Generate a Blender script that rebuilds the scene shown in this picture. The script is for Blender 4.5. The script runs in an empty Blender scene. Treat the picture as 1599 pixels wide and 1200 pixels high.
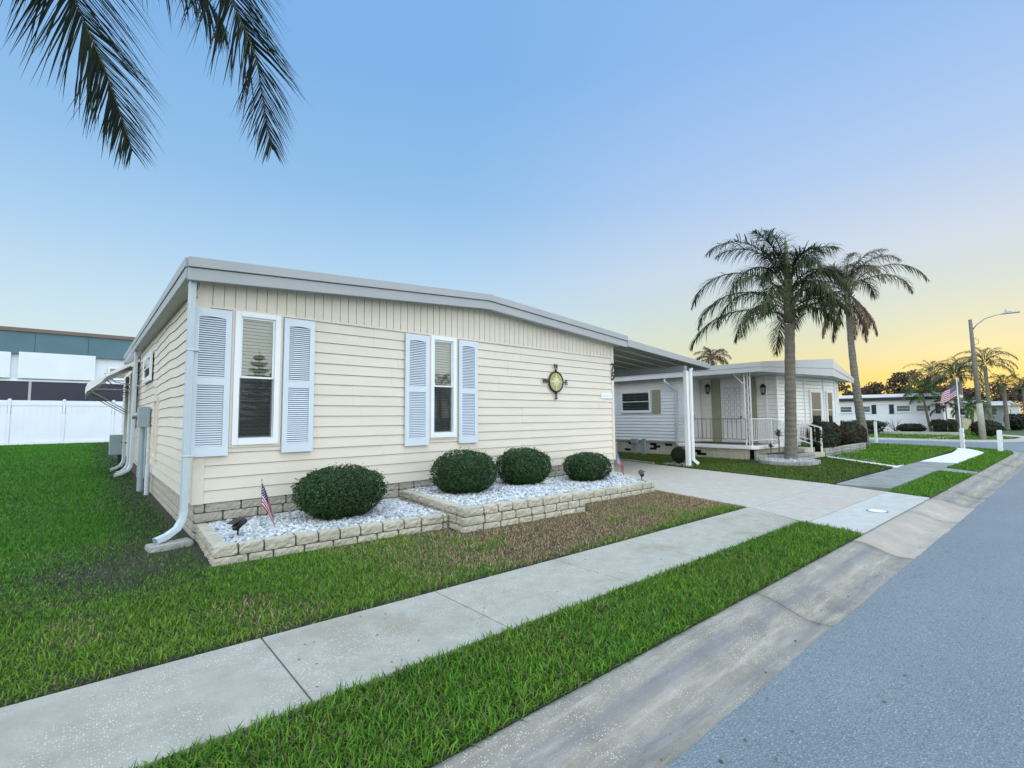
import bpy, math, random
import numpy as np
from mathutils import Vector, Matrix, noise
random.seed(7); RNG = np.random.default_rng(11)
PI = math.pi; R = math.radians
scene = bpy.context.scene
COL = scene.collection

# ------------------------------------------------------------------ camera
cam = bpy.data.objects.new('camera', bpy.data.cameras.new('camera'))
COL.objects.link(cam); scene.camera = cam
CH = 1.6
yaw, pitch, roll = R(47.996), R(3.939), R(-0.4083)
F = Vector((math.cos(yaw)*math.cos(pitch), math.sin(yaw)*math.cos(pitch), math.sin(pitch)))
r0 = Vector((math.sin(yaw), -math.cos(yaw), 0)); u0 = r0.cross(F)
Rt = math.cos(roll)*r0 + math.sin(roll)*u0; Up = -math.sin(roll)*r0 + math.cos(roll)*u0
m = Matrix((Rt, Up, -F)).transposed().to_4x4(); m.translation = Vector((0, 0, CH))
cam.matrix_world = m
cam.data.sensor_width = 36; cam.data.lens = 36*740.09/1599
cam.data.clip_start = 0.05; cam.data.clip_end = 2000

# ------------------------------------------------------------------ sky and sun (dusk, sun at the horizon along the street)
SUN_AZ, SUN_EL = R(2), R(2.5)
w = bpy.data.worlds.new('World'); scene.world = w; w.use_nodes = True
nt = w.node_tree; nt.nodes.clear()
N = nt.nodes.new; Lk = nt.links.new
def lin(c):
    return tuple(((v/255)/12.92 if v/255 <= .04045 else ((v/255+.055)/1.055)**2.4) for v in c)
def wmath(op, a, b=None, c=None, clamp=False):
    n = N('ShaderNodeMath'); n.operation = op; n.use_clamp = clamp
    for i, v in enumerate((a, b, c)):
        if v is None: continue
        if isinstance(v, (int, float)): n.inputs[i].default_value = v
        else: Lk(v, n.inputs[i])
    return n.outputs[0]
def wramp(fac, stops):
    n = N('ShaderNodeValToRGB'); e = n.color_ramp.elements
    while len(e) > 1: e.remove(e[0])
    e[0].position = stops[0][0]; e[0].color = (*lin(stops[0][1]), 1)
    for p, c in stops[1:]:
        k = e.new(p); k.color = (*lin(c), 1)
    Lk(fac, n.inputs[0]); return n.outputs[0]
def wmr(v, a, b, c=0., d=1.):
    n = N('ShaderNodeMapRange'); n.interpolation_type = 'SMOOTHSTEP'
    Lk(v, n.inputs[0])
    for i, x in zip((1, 2, 3, 4), (a, b, c, d)): n.inputs[i].default_value = x
    return n.outputs[0]
def wmix(f, a, b, mode='MIX'):
    n = N('ShaderNodeMix'); n.data_type = 'RGBA'; n.blend_type = mode
    if isinstance(f, (int, float)): n.inputs[0].default_value = f
    else: Lk(f, n.inputs[0])
    Lk(a, n.inputs[6]); Lk(b, n.inputs[7]); return n.outputs[2]
tc = N('ShaderNodeTexCoord'); sx = N('ShaderNodeSeparateXYZ'); Lk(tc.outputs['Generated'], sx.inputs[0])
X_, Y_, Z_ = sx.outputs
hor = wmath('SQRT', wmath('ADD', wmath('MULTIPLY', X_, X_), wmath('ADD', wmath('MULTIPLY', Y_, Y_), 1e-5)))
dotp = wmath('DIVIDE', wmath('ADD', wmath('MULTIPLY', X_, math.cos(SUN_AZ)), wmath('MULTIPLY', Y_, math.sin(SUN_AZ))), hor)
zc = wmath('MAXIMUM', Z_, 0.0)
side = wramp(zc, [(0, (232, 240, 218)), (.1, (216, 236, 234)), (.18, (202, 227, 241)), (.3, (174, 210, 241)), (.42, (148, 193, 236)), (.6, (128, 179, 232)), (1, (128, 180, 230))])
glow = wramp(zc, [(0, (238, 182, 112)), (.03, (238, 204, 116)), (.06, (234, 218, 134)), (.10, (226, 223, 176)), (.15, (215, 223, 200)), (.2, (206, 220, 216)), (.28, (202, 217, 234)), (.4, (176, 204, 241)), (.6, (144, 186, 239)), (1, (128, 178, 230))])
gw = wmr(dotp, .55, 1.0)
gw = wmath('POWER', gw, 1.25)
skyc = wmix(gw, side, glow)
# gain added to unseen sky behind the camera and overhead to light the facades
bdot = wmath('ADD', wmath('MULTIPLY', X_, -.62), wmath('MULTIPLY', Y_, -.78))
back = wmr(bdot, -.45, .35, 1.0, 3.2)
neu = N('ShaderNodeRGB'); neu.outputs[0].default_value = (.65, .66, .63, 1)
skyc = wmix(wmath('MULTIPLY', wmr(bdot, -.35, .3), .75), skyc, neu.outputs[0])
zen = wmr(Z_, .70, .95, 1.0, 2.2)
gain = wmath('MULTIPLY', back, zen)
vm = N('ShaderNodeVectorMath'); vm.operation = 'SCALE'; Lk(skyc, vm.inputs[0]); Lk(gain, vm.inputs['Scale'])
sky = N('ShaderNodeTexSky'); sky.sky_type = 'NISHITA'; sky.sun_disc = False
sky.sun_elevation = SUN_EL; sky.sun_rotation = R(90) - SUN_AZ; sky.dust_density = 1.5
bg1 = N('ShaderNodeBackground'); Lk(sky.outputs[0], bg1.inputs[0]); bg1.inputs[1].default_value = 0.008
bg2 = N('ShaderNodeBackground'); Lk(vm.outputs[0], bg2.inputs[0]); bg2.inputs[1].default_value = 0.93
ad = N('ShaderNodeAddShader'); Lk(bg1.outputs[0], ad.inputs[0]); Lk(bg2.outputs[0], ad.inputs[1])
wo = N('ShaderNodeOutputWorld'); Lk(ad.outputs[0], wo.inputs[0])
sl = bpy.data.lights.new('sun', 'SUN'); sl.energy = .5; sl.angle = R(12); sl.color = (1, .78, .5)
so = bpy.data.objects.new('sun', sl); COL.objects.link(so)
sd = Vector((math.cos(SUN_EL)*math.cos(SUN_AZ), math.cos(SUN_EL)*math.sin(SUN_AZ), math.sin(SUN_EL)))
so.rotation_euler = sd.to_track_quat('Z', 'Y').to_euler()
scene.view_settings.view_transform = 'Standard'; scene.view_settings.look = 'None'
scene.view_settings.exposure = 0.10; scene.view_settings.gamma = 1.0

# ------------------------------------------------------------------ helpers
def tag(o, label=None, cat=None, group=None, kind=None):
    if label: o['label'] = label
    if cat: o['category'] = cat
    if group: o['group'] = group
    if kind: o['kind'] = kind
    return o
def thing(name, label, cat, loc=(0, 0, 0), rotz=0, group=None):
    o = bpy.data.objects.new(name, None); COL.objects.link(o); o.location = loc; o.rotation_euler = (0, 0, rotz)
    o.empty_display_size = .1
    return tag(o, label, cat, group)
class MB:
    def __init__(s): s.v = []; s.f = []; s.sm = False
    def add(s, vs, fs):
        b = len(s.v); s.v += [tuple(v) for v in vs]; s.f += [tuple(i+b for i in f) for f in fs]; return s
    def box(s, x0, x1, y0, y1, z0, z1, M=None):
        vs = [Vector((x, y, z)) for x in (x0, x1) for y in (y0, y1) for z in (z0, z1)]
        if M is not None: vs = [M @ v for v in vs]
        return s.add(vs, [(0, 1, 3, 2), (4, 6, 7, 5), (0, 4, 5, 1), (2, 3, 7, 6), (0, 2, 6, 4), (1, 5, 7, 3)])
    def bar(s, a, b, wx, wy=None, up=(0, 0, 1)):      # rectangular bar from a to b
        a, b = Vector(a), Vector(b); d = b-a; L = d.length; d.normalize(); wy = wy or wx
        up = Vector(up)
        if abs(d.dot(up)) > .98: up = Vector((1, 0, 0))
        sx = d.cross(up).normalized(); sy = sx.cross(d)
        vs = [p + sx*i*wx/2 + sy*j*wy/2 for p in (a, b) for i, j in ((-1, -1), (1, -1), (1, 1), (-1, 1))]
        return s.add(vs, [(3, 2, 1, 0), (4, 5, 6, 7), (0, 1, 5, 4), (1, 2, 6, 5), (2, 3, 7, 6), (3, 0, 4, 7)])
    def tube(s, pts, rad, n=10, cap=True):
        pts = [Vector(p) for p in pts]; k = len(pts)
        rad = rad if hasattr(rad, '__len__') else [rad]*k
        ref = None; rings = []
        for i, p in enumerate(pts):
            d = (pts[min(i+1, k-1)]-pts[max(i-1, 0)]).normalized()
            if ref is None: ref = d.orthogonal().normalized()
            ref = (ref - d*ref.dot(d)).normalized(); q = d.cross(ref)
            rings.append([p+(ref*math.cos(2*PI*j/n)+q*math.sin(2*PI*j/n))*rad[i] for j in range(n)])
        vs = [v for r in rings for v in r]
        fs = [(i*n+j, i*n+(j+1) % n, (i+1)*n+(j+1) % n, (i+1)*n+j) for i in range(k-1) for j in range(n)]
        if cap: fs += [tuple(range(n-1, -1, -1)), tuple(range((k-1)*n, k*n))]
        return s.add(vs, fs)
    def lathe(s, prof, n=20, c=(0, 0, 0), M=None):     # prof: (radius, z)
        vs = []
        for r, z in prof:
            for j in range(n):
                v = Vector((r*math.cos(2*PI*j/n), r*math.sin(2*PI*j/n), z))
                vs.append((M @ v if M is not None else v) + Vector(c))
        k = len(prof)
        fs = [(i*n+j, i*n+(j+1) % n, (i+1)*n+(j+1) % n, (i+1)*n+j) for i in range(k-1) for j in range(n)]
        fs += [tuple(range(n-1, -1, -1)), tuple(range((k-1)*n, k*n))]
        return s.add(vs, fs)
    def prism(s, poly, z0, z1):                        # polygon in xy, extruded in z (z1 may be a function)
        n = len(poly); f0 = z0 if callable(z0) else (lambda x, y: z0); f1 = z1 if callable(z1) else (lambda x, y: z1)
        vs = [(x, y, f0(x, y)) for x, y in poly] + [(x, y, f1(x, y)) for x, y in poly]
        fs = [tuple(range(n-1, -1, -1)), tuple(range(n, 2*n))] + [(i, (i+1) % n, n+(i+1) % n, n+i) for i in range(n)]
        return s.add(vs, fs)
    def extr(s, poly3, d):                             # planar polygon of 3D points extruded along vector d
        n = len(poly3); d = Vector(d); P = [Vector(p) for p in poly3]
        return s.add(P+[p+d for p in P], [tuple(range(n-1, -1, -1)), tuple(range(n, 2*n))] + [(i, (i+1) % n, n+(i+1) % n, n+i) for i in range(n)])
    def rough_block(s, o, dx, L, D, h, amp=.009, cell=.03):   # split-face block: origin, horizontal dir, length, depth(left of dir), height
        dx = Vector((dx[0], dx[1], 0)).normalized(); dy = Vector((-dx.y, dx.x, 0)); o = Vector(o)
        nx, ny, nz = max(2, round(L/cell)), max(2, round(D/.06)), max(3, round(h/.03)); idx = {}; vs = []
        def vid(i, j, k):
            if (i, j, k) in idx: return idx[i, j, k]
            ux, uy, uz = i/nx, j/ny, k/nz
            p = o + dx*L*ux + dy*D*uy + Vector((0, 0, h*uz))
            on = (i in (0, nx))+(j in (0, ny))+(k in (0, nz))
            c = o + dx*L*.5+dy*D*.5+Vector((0, 0, h*.5)); q = p
            if k not in (0, nz):
                nv = noise.noise(p*22)*amp*1.6 + noise.noise(p*55)*amp
                if j in (0, ny): p = p + dy*(nv if j else -nv) - dy*(.0 if on < 2 else (.006 if j else -.006))
                if i in (0, nx) : p = p + dx*(.004 if i == 0 else -.004)
            else:
                p = p + (c-p).normalized()*.008*(on-1) + Vector((0, 0, noise.noise(q*30)*.0025))
            idx[i, j, k] = len(vs); vs.append(p); return idx[i, j, k]
        fs = []
        for i in range(nx):
            for k in range(nz):
                fs += [(vid(i, 0, k), vid(i+1, 0, k), vid(i+1, 0, k+1), vid(i, 0, k+1)), (vid(i, ny, k), vid(i, ny, k+1), vid(i+1, ny, k+1), vid(i+1, ny, k))]
            for j in range(ny):
                fs += [(vid(i, j, nz), vid(i+1, j, nz), vid(i+1, j+1, nz), vid(i, j+1, nz))]
        for j in range(ny):
            for k in range(nz):
                fs += [(vid(0, j, k), vid(0, j, k+1), vid(0, j+1, k+1), vid(0, j+1, k)), (vid(nx, j, k), vid(nx, j+1, k), vid(nx, j+1, k+1), vid(nx, j, k+1))]
        return s.add(vs, fs)
    def build(s, name, mat, parent=None, bevel=0, smooth=False, label=None):
        me = bpy.data.meshes.new(name); me.from_pydata(s.v, [], s.f); me.update()
        o = bpy.data.objects.new(name, me); COL.objects.link(o)
        if mat: me.materials.append(mat)
        if smooth:
            me.polygons.foreach_set('use_smooth', [True]*len(me.polygons))
        if bevel:
            b = o.modifiers.new('bevel', 'BEVEL'); b.width = bevel; b.segments = 2; b.limit_method = 'ANGLE'; b.angle_limit = R(40)
        if parent: o.parent = parent
        if label: o['label'] = label
        return o
def np_mesh(name, verts, quads, mat, parent=None, colattr=None, tris=None):
    me = bpy.data.meshes.new(name); nv = len(verts)
    me.vertices.add(nv); me.vertices.foreach_set('co', np.asarray(verts, np.float32).ravel())
    nq = 0 if quads is None else len(quads); ntr = 0 if tris is None else len(tris)
    loops = np.concatenate([np.asarray(a, np.int32).ravel() for a in (quads, tris) if a is not None])
    me.loops.add(len(loops)); me.loops.foreach_set('vertex_index', loops)
    st = np.concatenate([np.arange(nq)*4, nq*4+np.arange(ntr)*3]).astype(np.int32)
    me.polygons.add(nq+ntr); me.polygons.foreach_set('loop_start', st)
    me.update(calc_edges=True)
    if colattr is not None:
        a = me.color_attributes.new('tint', 'FLOAT_COLOR', 'POINT')
        c = np.ones((nv, 4), np.float32); c[:, :3] = colattr; a.data.foreach_set('color', c.ravel())
    me.materials.append(mat)
    o = bpy.data.objects.new(name, me); COL.objects.link(o)
    if parent: o.parent = parent
    return o
def copy_tree(o, parent=None):
    c = o.copy(); COL.objects.link(c); c.parent = parent
    for ch in list(o.children): copy_tree(ch, c)
    return c

# ------------------------------------------------------------------ materials
class NT:
    def __init__(s, name):
        s.m = bpy.data.materials.new(name); s.m.use_nodes = True; s.t = s.m.node_tree
        s.p = s.t.nodes['Principled BSDF']; s.geo = None
    def n(s, kind, **kw):
        x = s.t.nodes.new(kind)
        for k, v in kw.items():
            if k.startswith('i_'): x.inputs[k[2:]].default_value = v
            else: setattr(x, k, v)
        return x
    def l(s, a, b): s.t.links.new(a, b)
    def pos(s, scale=(1, 1, 1), obj=False):
        tc = s.n('ShaderNodeTexCoord'); mp = s.n('ShaderNodeMapping'); mp.inputs['Scale'].default_value = scale
        s.l(tc.outputs['Object'], mp.inputs[0]); return mp.outputs[0]
    def noise(s, vec, scale, detail=4, rough=.55, dist=0):
        x = s.n('ShaderNodeTexNoise'); x.inputs['Scale'].default_value = scale; x.inputs['Detail'].default_value = detail
        x.inputs['Roughness'].default_value = rough; x.inputs['Distortion'].default_value = dist
        s.l(vec, x.inputs['Vector']); return x.outputs['Fac']
    def vor(s, vec, scale, out='Distance', feature='F1'):
        x = s.n('ShaderNodeTexVoronoi'); x.feature = feature; x.inputs['Scale'].default_value = scale; s.l(vec, x.inputs['Vector']); return x.outputs[out]
    def mr(s, v, a, b, c=0., d=1.):
        x = s.n('ShaderNodeMapRange'); s.l(v, x.inputs[0])
        for i, q in zip((1, 2, 3, 4), (a, b, c, d)): x.inputs[i].default_value = q
        return x.outputs[0]
    def mix(s, f, a, b, mode='MIX'):
        x = s.n('ShaderNodeMix'); x.data_type = 'RGBA'; x.blend_type = mode
        for k, v in ((0, f), (6, a), (7, b)):
            if isinstance(v, (int, float)): x.inputs[k].default_value = v
            elif isinstance(v, tuple): x.inputs[k].default_value = (*v, 1)
            else: s.l(v, x.inputs[k])
        return x.outputs[2]
    def math(s, op, a, b=0.0):
        x = s.n('ShaderNodeMath'); x.operation = op
        for i, v in enumerate((a, b)):
            if isinstance(v, (int, float)): x.inputs[i].default_value = v
            else: s.l(v, x.inputs[i])
        return x.outputs[0]
    def bump(s, h, strength, dist=.01):
        x = s.n('ShaderNodeBump'); x.inputs['Strength'].default_value = strength; x.inputs['Distance'].default_value = dist
        s.l(h, x.inputs['Height']); s.l(x.outputs[0], s.p.inputs['Normal'])
    def base(s, c):
        if isinstance(c, tuple): s.p.inputs['Base Color'].default_value = (*c, 1)
        else: s.l(c, s.p.inputs['Base Color'])
    def rough(s, r): s.p.inputs['Roughness'].default_value = r
def simple(name, c, rough=.5, var=.12, scale=3, bumps=0, bscale=60, metal=0, spec=None, dirt=None):
    t = NT(name); v = t.pos()
    f = t.noise(v, scale, 5)
    c2 = tuple(x*(1-var) for x in c)
    col = t.mix(t.mr(f, .35, .65), c, c2)
    if dirt:
        g = t.noise(v, dirt[0], 6, .7, .4)
        col = t.mix(t.mr(g, dirt[1], dirt[1]+.15), col, dirt[2])
    t.base(col); t.rough(rough); t.p.inputs['Metallic'].default_value = metal
    if spec is not None: t.p.inputs['Specular IOR Level'].default_value = spec
    if bumps: t.bump(t.noise(v, bscale, 4), bumps, .004)
    return t.m
def siding_mat(name, c, rough=.42):
    t = NT(name); v = t.pos((1, 1, 6)); w_ = t.pos()
    f = t.noise(v, 1.2, 5); g = t.noise(w_, .7, 6, .7)
    col = t.mix(t.mr(f, .3, .7), c, tuple(x*.93 for x in c))
    col = t.mix(t.mr(g, .58, .8), col, (c[0]*.82, c[1]*.83, c[2]*.82))
    t.base(col); t.rough(rough); t.bump(t.noise(t.pos((1, 1, 14)), 9, 4), .12, .004); return t.m
M = {}
M['cream'] = siding_mat('cream_siding', (.71, .645, .55))
M['cream_side'] = M['cream']
M['trim'] = simple('roof_trim', (.37, .385, .40), .45, .06, 2)
M['roof'] = simple('roof_sheet', (.42, .45, .46), .6, .15, 1.5)
M['soffit'] = simple('soffit_panel', (.52, .54, .52), .6, .1, 2)
M['gutter_white'] = simple('gutter_white', (.50, .57, .62), .35, .06, 2)
M['vinyl'] = simple('window_vinyl', (.80, .83, .86), .3, .04, 2)
M['shutter'] = simple('shutter_paint', (.63, .70, .78), .42, .06, 2)
M['shut_shade'] = simple('louvre_gap_shade', (.10, .12, .17), .8, .1, 3)  # dark sheet behind the slats: shade between louvres put into its colour
M['teal_blind'] = simple('plantation_shutter', (.16, .24, .25), .5, .1, 4)
M['blind'] = simple('blind_slat', (.74, .70, .58), .5, .06, 4)
M['dark'] = simple('interior_dark', (.01, .012, .016), .8, 0, 1)
M['black'] = simple('black_plastic', (.01, .01, .012), .35, .1, 10)
M['iron'] = simple('black_iron', (.012, .012, .014), .45, .2, 20, .2, 80)
M['pane_sheen'] = None
def block_mat(name, c, dark, mort=None):
    t = NT(name); v = t.pos()
    f = t.noise(v, 9, 6, .65); g = t.noise(v, 45, 4, .7); big = t.noise(v, 1.7, 3)
    col = t.mix(t.mr(f, .35, .7), c, tuple(x*.78 for x in c))
    col = t.mix(t.mr(big, .45, .7), col, dark)
    col = t.mix(t.mr(g, .58, .75), col, tuple(x*.5 for x in c))
    t.base(col); t.rough(.9); t.bump(t.math('ADD', f, g), .8, .012); return t.m
M['block'] = block_mat('split_face_block', (.52, .48, .385), (.38, .355, .29))
M['block_skirt'] = block_mat('skirt_block', (.44, .40, .34), (.38, .36, .31))
M['block_old'] = block_mat('old_block', (.38, .38, .34), (.2, .21, .19))
M['mortar'] = simple('mortar', (.10, .095, .085), .95, .3, 20, .5, 90)
M['stone'] = None
t = NT('white_gravel'); v = t.pos(); oi = t.n('ShaderNodeAttribute'); oi.attribute_name = 'tint'
t.base(t.mix(t.mr(t.noise(v, 40, 3), .4, .7), oi.outputs['Color'], t.mix(.25, oi.outputs['Color'], (.3, .33, .36)))); t.rough(.75); t.bump(t.noise(v, 120, 3), .4, .003); M['stone'] = t.m

def concrete(name, c, stain, fleck=.5, sc=1.0, stainlo=.52, band=None, fs=78):
    t = NT(name); v = t.pos(); st = t.pos((.35, 1.2, 1))
    big = t.noise(v, .9*sc, 6, .65, .3); mid = t.noise(v, 5, 6, .65); fine = t.noise(v, 85, 3, .6)
    col = t.mix(t.mr(mid, .35, .7), c, tuple(x*.80 for x in c))
    col = t.mix(t.mr(big, stainlo, stainlo+.22), col, stain)
    vo = t.vor(t.pos((1, 1.7, 1)), fs); vc = t.n('ShaderNodeSeparateColor'); t.l(t.vor(t.pos((1, 1.7, 1)), fs, 'Color'), vc.inputs[0])
    mask = t.math('MULTIPLY', t.mr(t.math('SUBTRACT', t.math('MULTIPLY', t.math('POWER', vc.outputs[0], 1.3), .42), vo), 0, .07), t.mr(t.noise(v, 2.3, 3), .36, .56))
    col = t.mix(t.math('MULTIPLY', mask, fleck), col, (.64, .64, .60))
    col = t.mix(t.mr(fine, .55, .75, 0, .55), col, tuple(x*.55 for x in c))
    if band: col = band(t, col)
    t.base(col); t.rough(.88); t.bump(t.math('ADD', fine, t.mr(vo, 0, .3, .6, 0)), .45, .006); return t.m
M['sidewalk'] = concrete('sidewalk_concrete', (.37, .348, .29), (.25, .215, .155), 1.0)
M['sidewalk_dark'] = concrete('stained_concrete', (.26, .27, .25), (.17, .175, .16), .1, 1.5, .45)
M['sidewalk_new'] = concrete('new_concrete', (.47, .46, .42), (.38, .37, .33), .1)
M['sidewalk_bright'] = concrete('bright_concrete', (.70, .69, .64), (.60, .58, .52), .05)
M['driveway'] = concrete('driveway_concrete', (.44, .40, .345), (.42, .33, .26), .12, .6)
def gband(t, col):
    # water-borne stains that run along the gutter: two dark lines and warm patches
    tc = t.n('ShaderNodeUVMap'); sp = t.n('ShaderNodeSeparateXYZ'); t.l(tc.outputs[0], sp.inputs[0])
    vec = t.n('ShaderNodeCombineXYZ'); t.l(t.math('MULTIPLY', sp.outputs[0], .6), vec.inputs[0]); t.l(t.math('MULTIPLY', sp.outputs[1], 3.0), vec.inputs[1])
    nz = t.noise(vec.outputs[0], 1.6, 6, .7, .5)
    vv = t.math('ADD', sp.outputs[1], t.math('MULTIPLY', t.math('SUBTRACT', nz, .5), .35))
    d1 = t.mr(t.math('ABSOLUTE', t.math('SUBTRACT', vv, .36), 0), .0, .15, 1, 0)
    d2 = t.mr(t.math('ABSOLUTE', t.math('SUBTRACT', vv, .80), 0), .0, .12, .75, 0)
    m1 = t.math('MULTIPLY', t.math('MAXIMUM', d1, d2), t.mr(nz, .34, .58, .35, 1.0))
    col = t.mix(t.mr(t.noise(vec.outputs[0], 3, 5), .5, .72, 0, .6), col, (.42, .38, .34))
    return t.mix(t.math('MULTIPLY', m1, .85), col, (.13, .135, .15))
M['gutter'] = concrete('gutter_concrete', (.265, .238, .19), (.15, .132, .105), .8, 1.2, .5, gband)
M['gutter_clean'] = concrete('apron_gutter_concrete', (.40, .35, .29), (.30, .26, .21), .15, 1.2, .5)
t = NT('asphalt'); v = t.pos(); vo = t.vor(v, 60)
big = t.noise(t.pos((.5, 1, 1)), .8, 5, .6); sp = t.noise(v, 75, 3, .75)
col = t.mix(t.mr(big, .35, .65), (.205, .240, .252), (.160, .192, .205))
col = t.mix(t.mr(t.noise(v, 38, 4, .8), .50, .68, .0, .8), col, (.075, .09, .105))
col = t.mix(t.mr(vo, .1, .55, .0, .45), col, (.10, .12, .14))
col = t.mix(t.mr(sp, .56, .70, 0, .6), col, (.48, .51, .53))
t.base(col); t.rough(.8); t.bump(t.math('ADD', t.mr(vo, 0, .6, 1, 0), sp), .7, .008); M['asphalt'] = t.m
M['soil'] = simple('soil', (.055, .045, .032), .95, .5, 14, .8, 50)
M['ground'] = simple('distant_ground', (.06, .10, .03), .95, .4, .5, .5, 10)
t = NT('lawn_ground'); v = t.pos()
c1 = t.mix(t.mr(t.noise(v, 30, 6, .7), .35, .65), (.022, .034, .010), (.040, .032, .020))
t.base(c1); t.rough(.95); t.bump(t.noise(v, 60, 4), 1, .02); M['lawn'] = t.m
def leafmat(name, rough=.5, trans=.25, attr=True, base=None, noise_amt=.3, spec=.5):
    t = NT(name); t.p.inputs['Specular IOR Level'].default_value = spec
    if attr:
        a = t.n('ShaderNodeAttribute'); a.attribute_name = 'tint'; c = a.outputs['Color']
    else:
        v = t.pos(); c = t.mix(t.mr(t.noise(v, 6, 4), .35, .65), base, tuple(x*(1-noise_amt) for x in base))
    t.base(c); t.rough(rough)
    d = t.n('ShaderNodeBsdfTranslucent'); mx = t.n('ShaderNodeMixShader'); mx.inputs[0].default_value = trans
    t.l(c, d.inputs[0]); t.l(t.p.outputs[0], mx.inputs[1]); t.l(d.outputs[0], mx.inputs[2])
    t.l(mx.outputs[0], t.t.nodes['Material Output'].inputs[0]); return t.m
M['blade'] = leafmat('grass_blade', .65, .25, spec=.25)
M['leaf'] = leafmat('leaf', .62, .12, spec=.3)
M['palm'] = leafmat('palm_leaflet', .7, .15, spec=.2)
t = NT('glass'); t.p.inputs['Base Color'].default_value = (.9, .95, 1, 1)
gl = t.n('ShaderNodeBsdfGlossy'); gl.inputs['Roughness'].default_value = .02; tr = t.n('ShaderNodeBsdfTransparent'); tr.inputs[0].default_value = (.82, .86, .84, 1)
fr = t.n('ShaderNodeFresnel'); fr.inputs[0].default_value = 1.5; mx = t.n('ShaderNodeMixShader')
t.l(t.math('ADD', fr.outputs[0], .06), mx.inputs[0]); t.l(tr.outputs[0], mx.inputs[1]); t.l(gl.outputs[0], mx.inputs[2]); t.l(mx.outputs[0], t.t.nodes['Material Output'].inputs[0]); M['glass'] = t.m
t = NT('insect_screen'); tr = t.n('ShaderNodeBsdfTransparent'); mx = t.n('ShaderNodeMixShader'); mx.inputs[0].default_value = .40
t.base((.012, .015, .018)); t.rough(.6); t.l(tr.outputs[0], mx.inputs[1]); t.l(t.p.outputs[0], mx.inputs[2]); t.l(mx.outputs[0], t.t.nodes['Material Output'].inputs[0]); M['screen'] = t.m
M['white'] = simple('white_paint', (.80, .81, .82), .4, .05, 3)
M['nsiding'] = siding_mat('white_siding', (.80, .82, .84))
M['nwall'] = siding_mat('porch_siding', (.84, .82, .77))
M['taupe'] = simple('taupe_shutter', (.33, .31, .22), .5, .1, 4)
M['tan'] = simple('tan_porch_floor', (.42, .34, .26), .8, .1, 3)
M['nroof'] = simple('grey_fascia', (.46, .46, .47), .5, .06, 2)
M['greybox'] = simple('grey_metal_box', (.30, .38, .42), .4, .1, 4, metal=.2)
M['teal'] = simple('slate_blue_panel', (.085, .17, .21), .6, .12, 1)
M['brownroof'] = simple('brown_coping', (.18, .12, .10), .6, .1, 2)
M['navy'] = simple('dark_navy_glass', (.008, .012, .04), .25, .3, 1)
M['bwhite'] = simple('white_stucco', (.74, .79, .84), .7, .05, 1, .2, 40)
M['fence'] = simple('white_vinyl_fence', (.78, .82, .90), .35, .04, 1)
M['steel'] = simple('galvanized', (.4, .42, .42), .4, .1, 8, metal=.6)
M['brass'] = simple('compass_face', (.42, .38, .15), .5, .2, 12)
M['wood'] = simple('pole_wood', (.17, .15, .12), .85, .3, 6, .6, 40)
M['trunkconc'] = simple('concrete_pole', (.36, .35, .27), .85, .2, 4, .4, 50)
def trunkmat(name, c):
    t = NT(name); v = t.pos((1, 1, 1)); sp = t.n('ShaderNodeSeparateXYZ'); t.l(v, sp.inputs[0])
    wv = t.n('ShaderNodeTexWave'); wv.bands_direction = 'Z'; wv.inputs['Scale'].default_value = 1.6; wv.inputs['Distortion'].default_value = 5; wv.inputs['Detail'].default_value = 3; t.l(v, wv.inputs['Vector'])
    f = t.noise(t.pos((1, 1, .35)), 9, 6, .7); g = t.noise(v, 1.1, 4, .6)
    col = t.mix(t.mr(f, .35, .7), c, tuple(x*.6 for x in c)); col = t.mix(t.mr(g, .48, .62, 0, .7), col, (c[0]*1.0, c[1]*.78, c[2]*.66))
    col = t.mix(t.mr(wv.outputs['Fac'], .0, .18, .28, 0), col, tuple(x*.4 for x in c))
    t.base(col); t.rough(.9); t.bump(t.math('ADD', f, wv.outputs['Fac']), .6, .02); return t.m
M['trunk'] = trunkmat('palm_trunk', (.20, .19, .155)); M['boot'] = simple('palm_boot', (.24, .19, .14), .85, .4, 9, .6, 40)
M['rachis'] = simple('palm_rachis', (.12, .14, .06), .6, .2, 8)

# ------------------------------------------------------------------ ground, road, pavements
def kerb_y(x): return 2.01 - .045*x
def road_y(x): return 1.40 - .047*x
def swl(x): return 3.93 - .055*x
def swr(x): return 2.87 - .049*x
def slab(name, poly, z0, z1, mat, kind='structure', **k):
    o = MB().prism(poly, z0, z1).build(name, mat, **k); tag(o, kind=kind); return o
g = MB(); nseg = 96
g.add([(0, 0, -.16)]+[(900*math.cos(2*PI*i/nseg), 900*math.sin(2*PI*i/nseg), -.16) for i in range(nseg)], [(0, i+1, (i+1) % nseg+1) for i in range(nseg)])
tag(g.build('ground', M['ground']), kind='structure')
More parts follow.
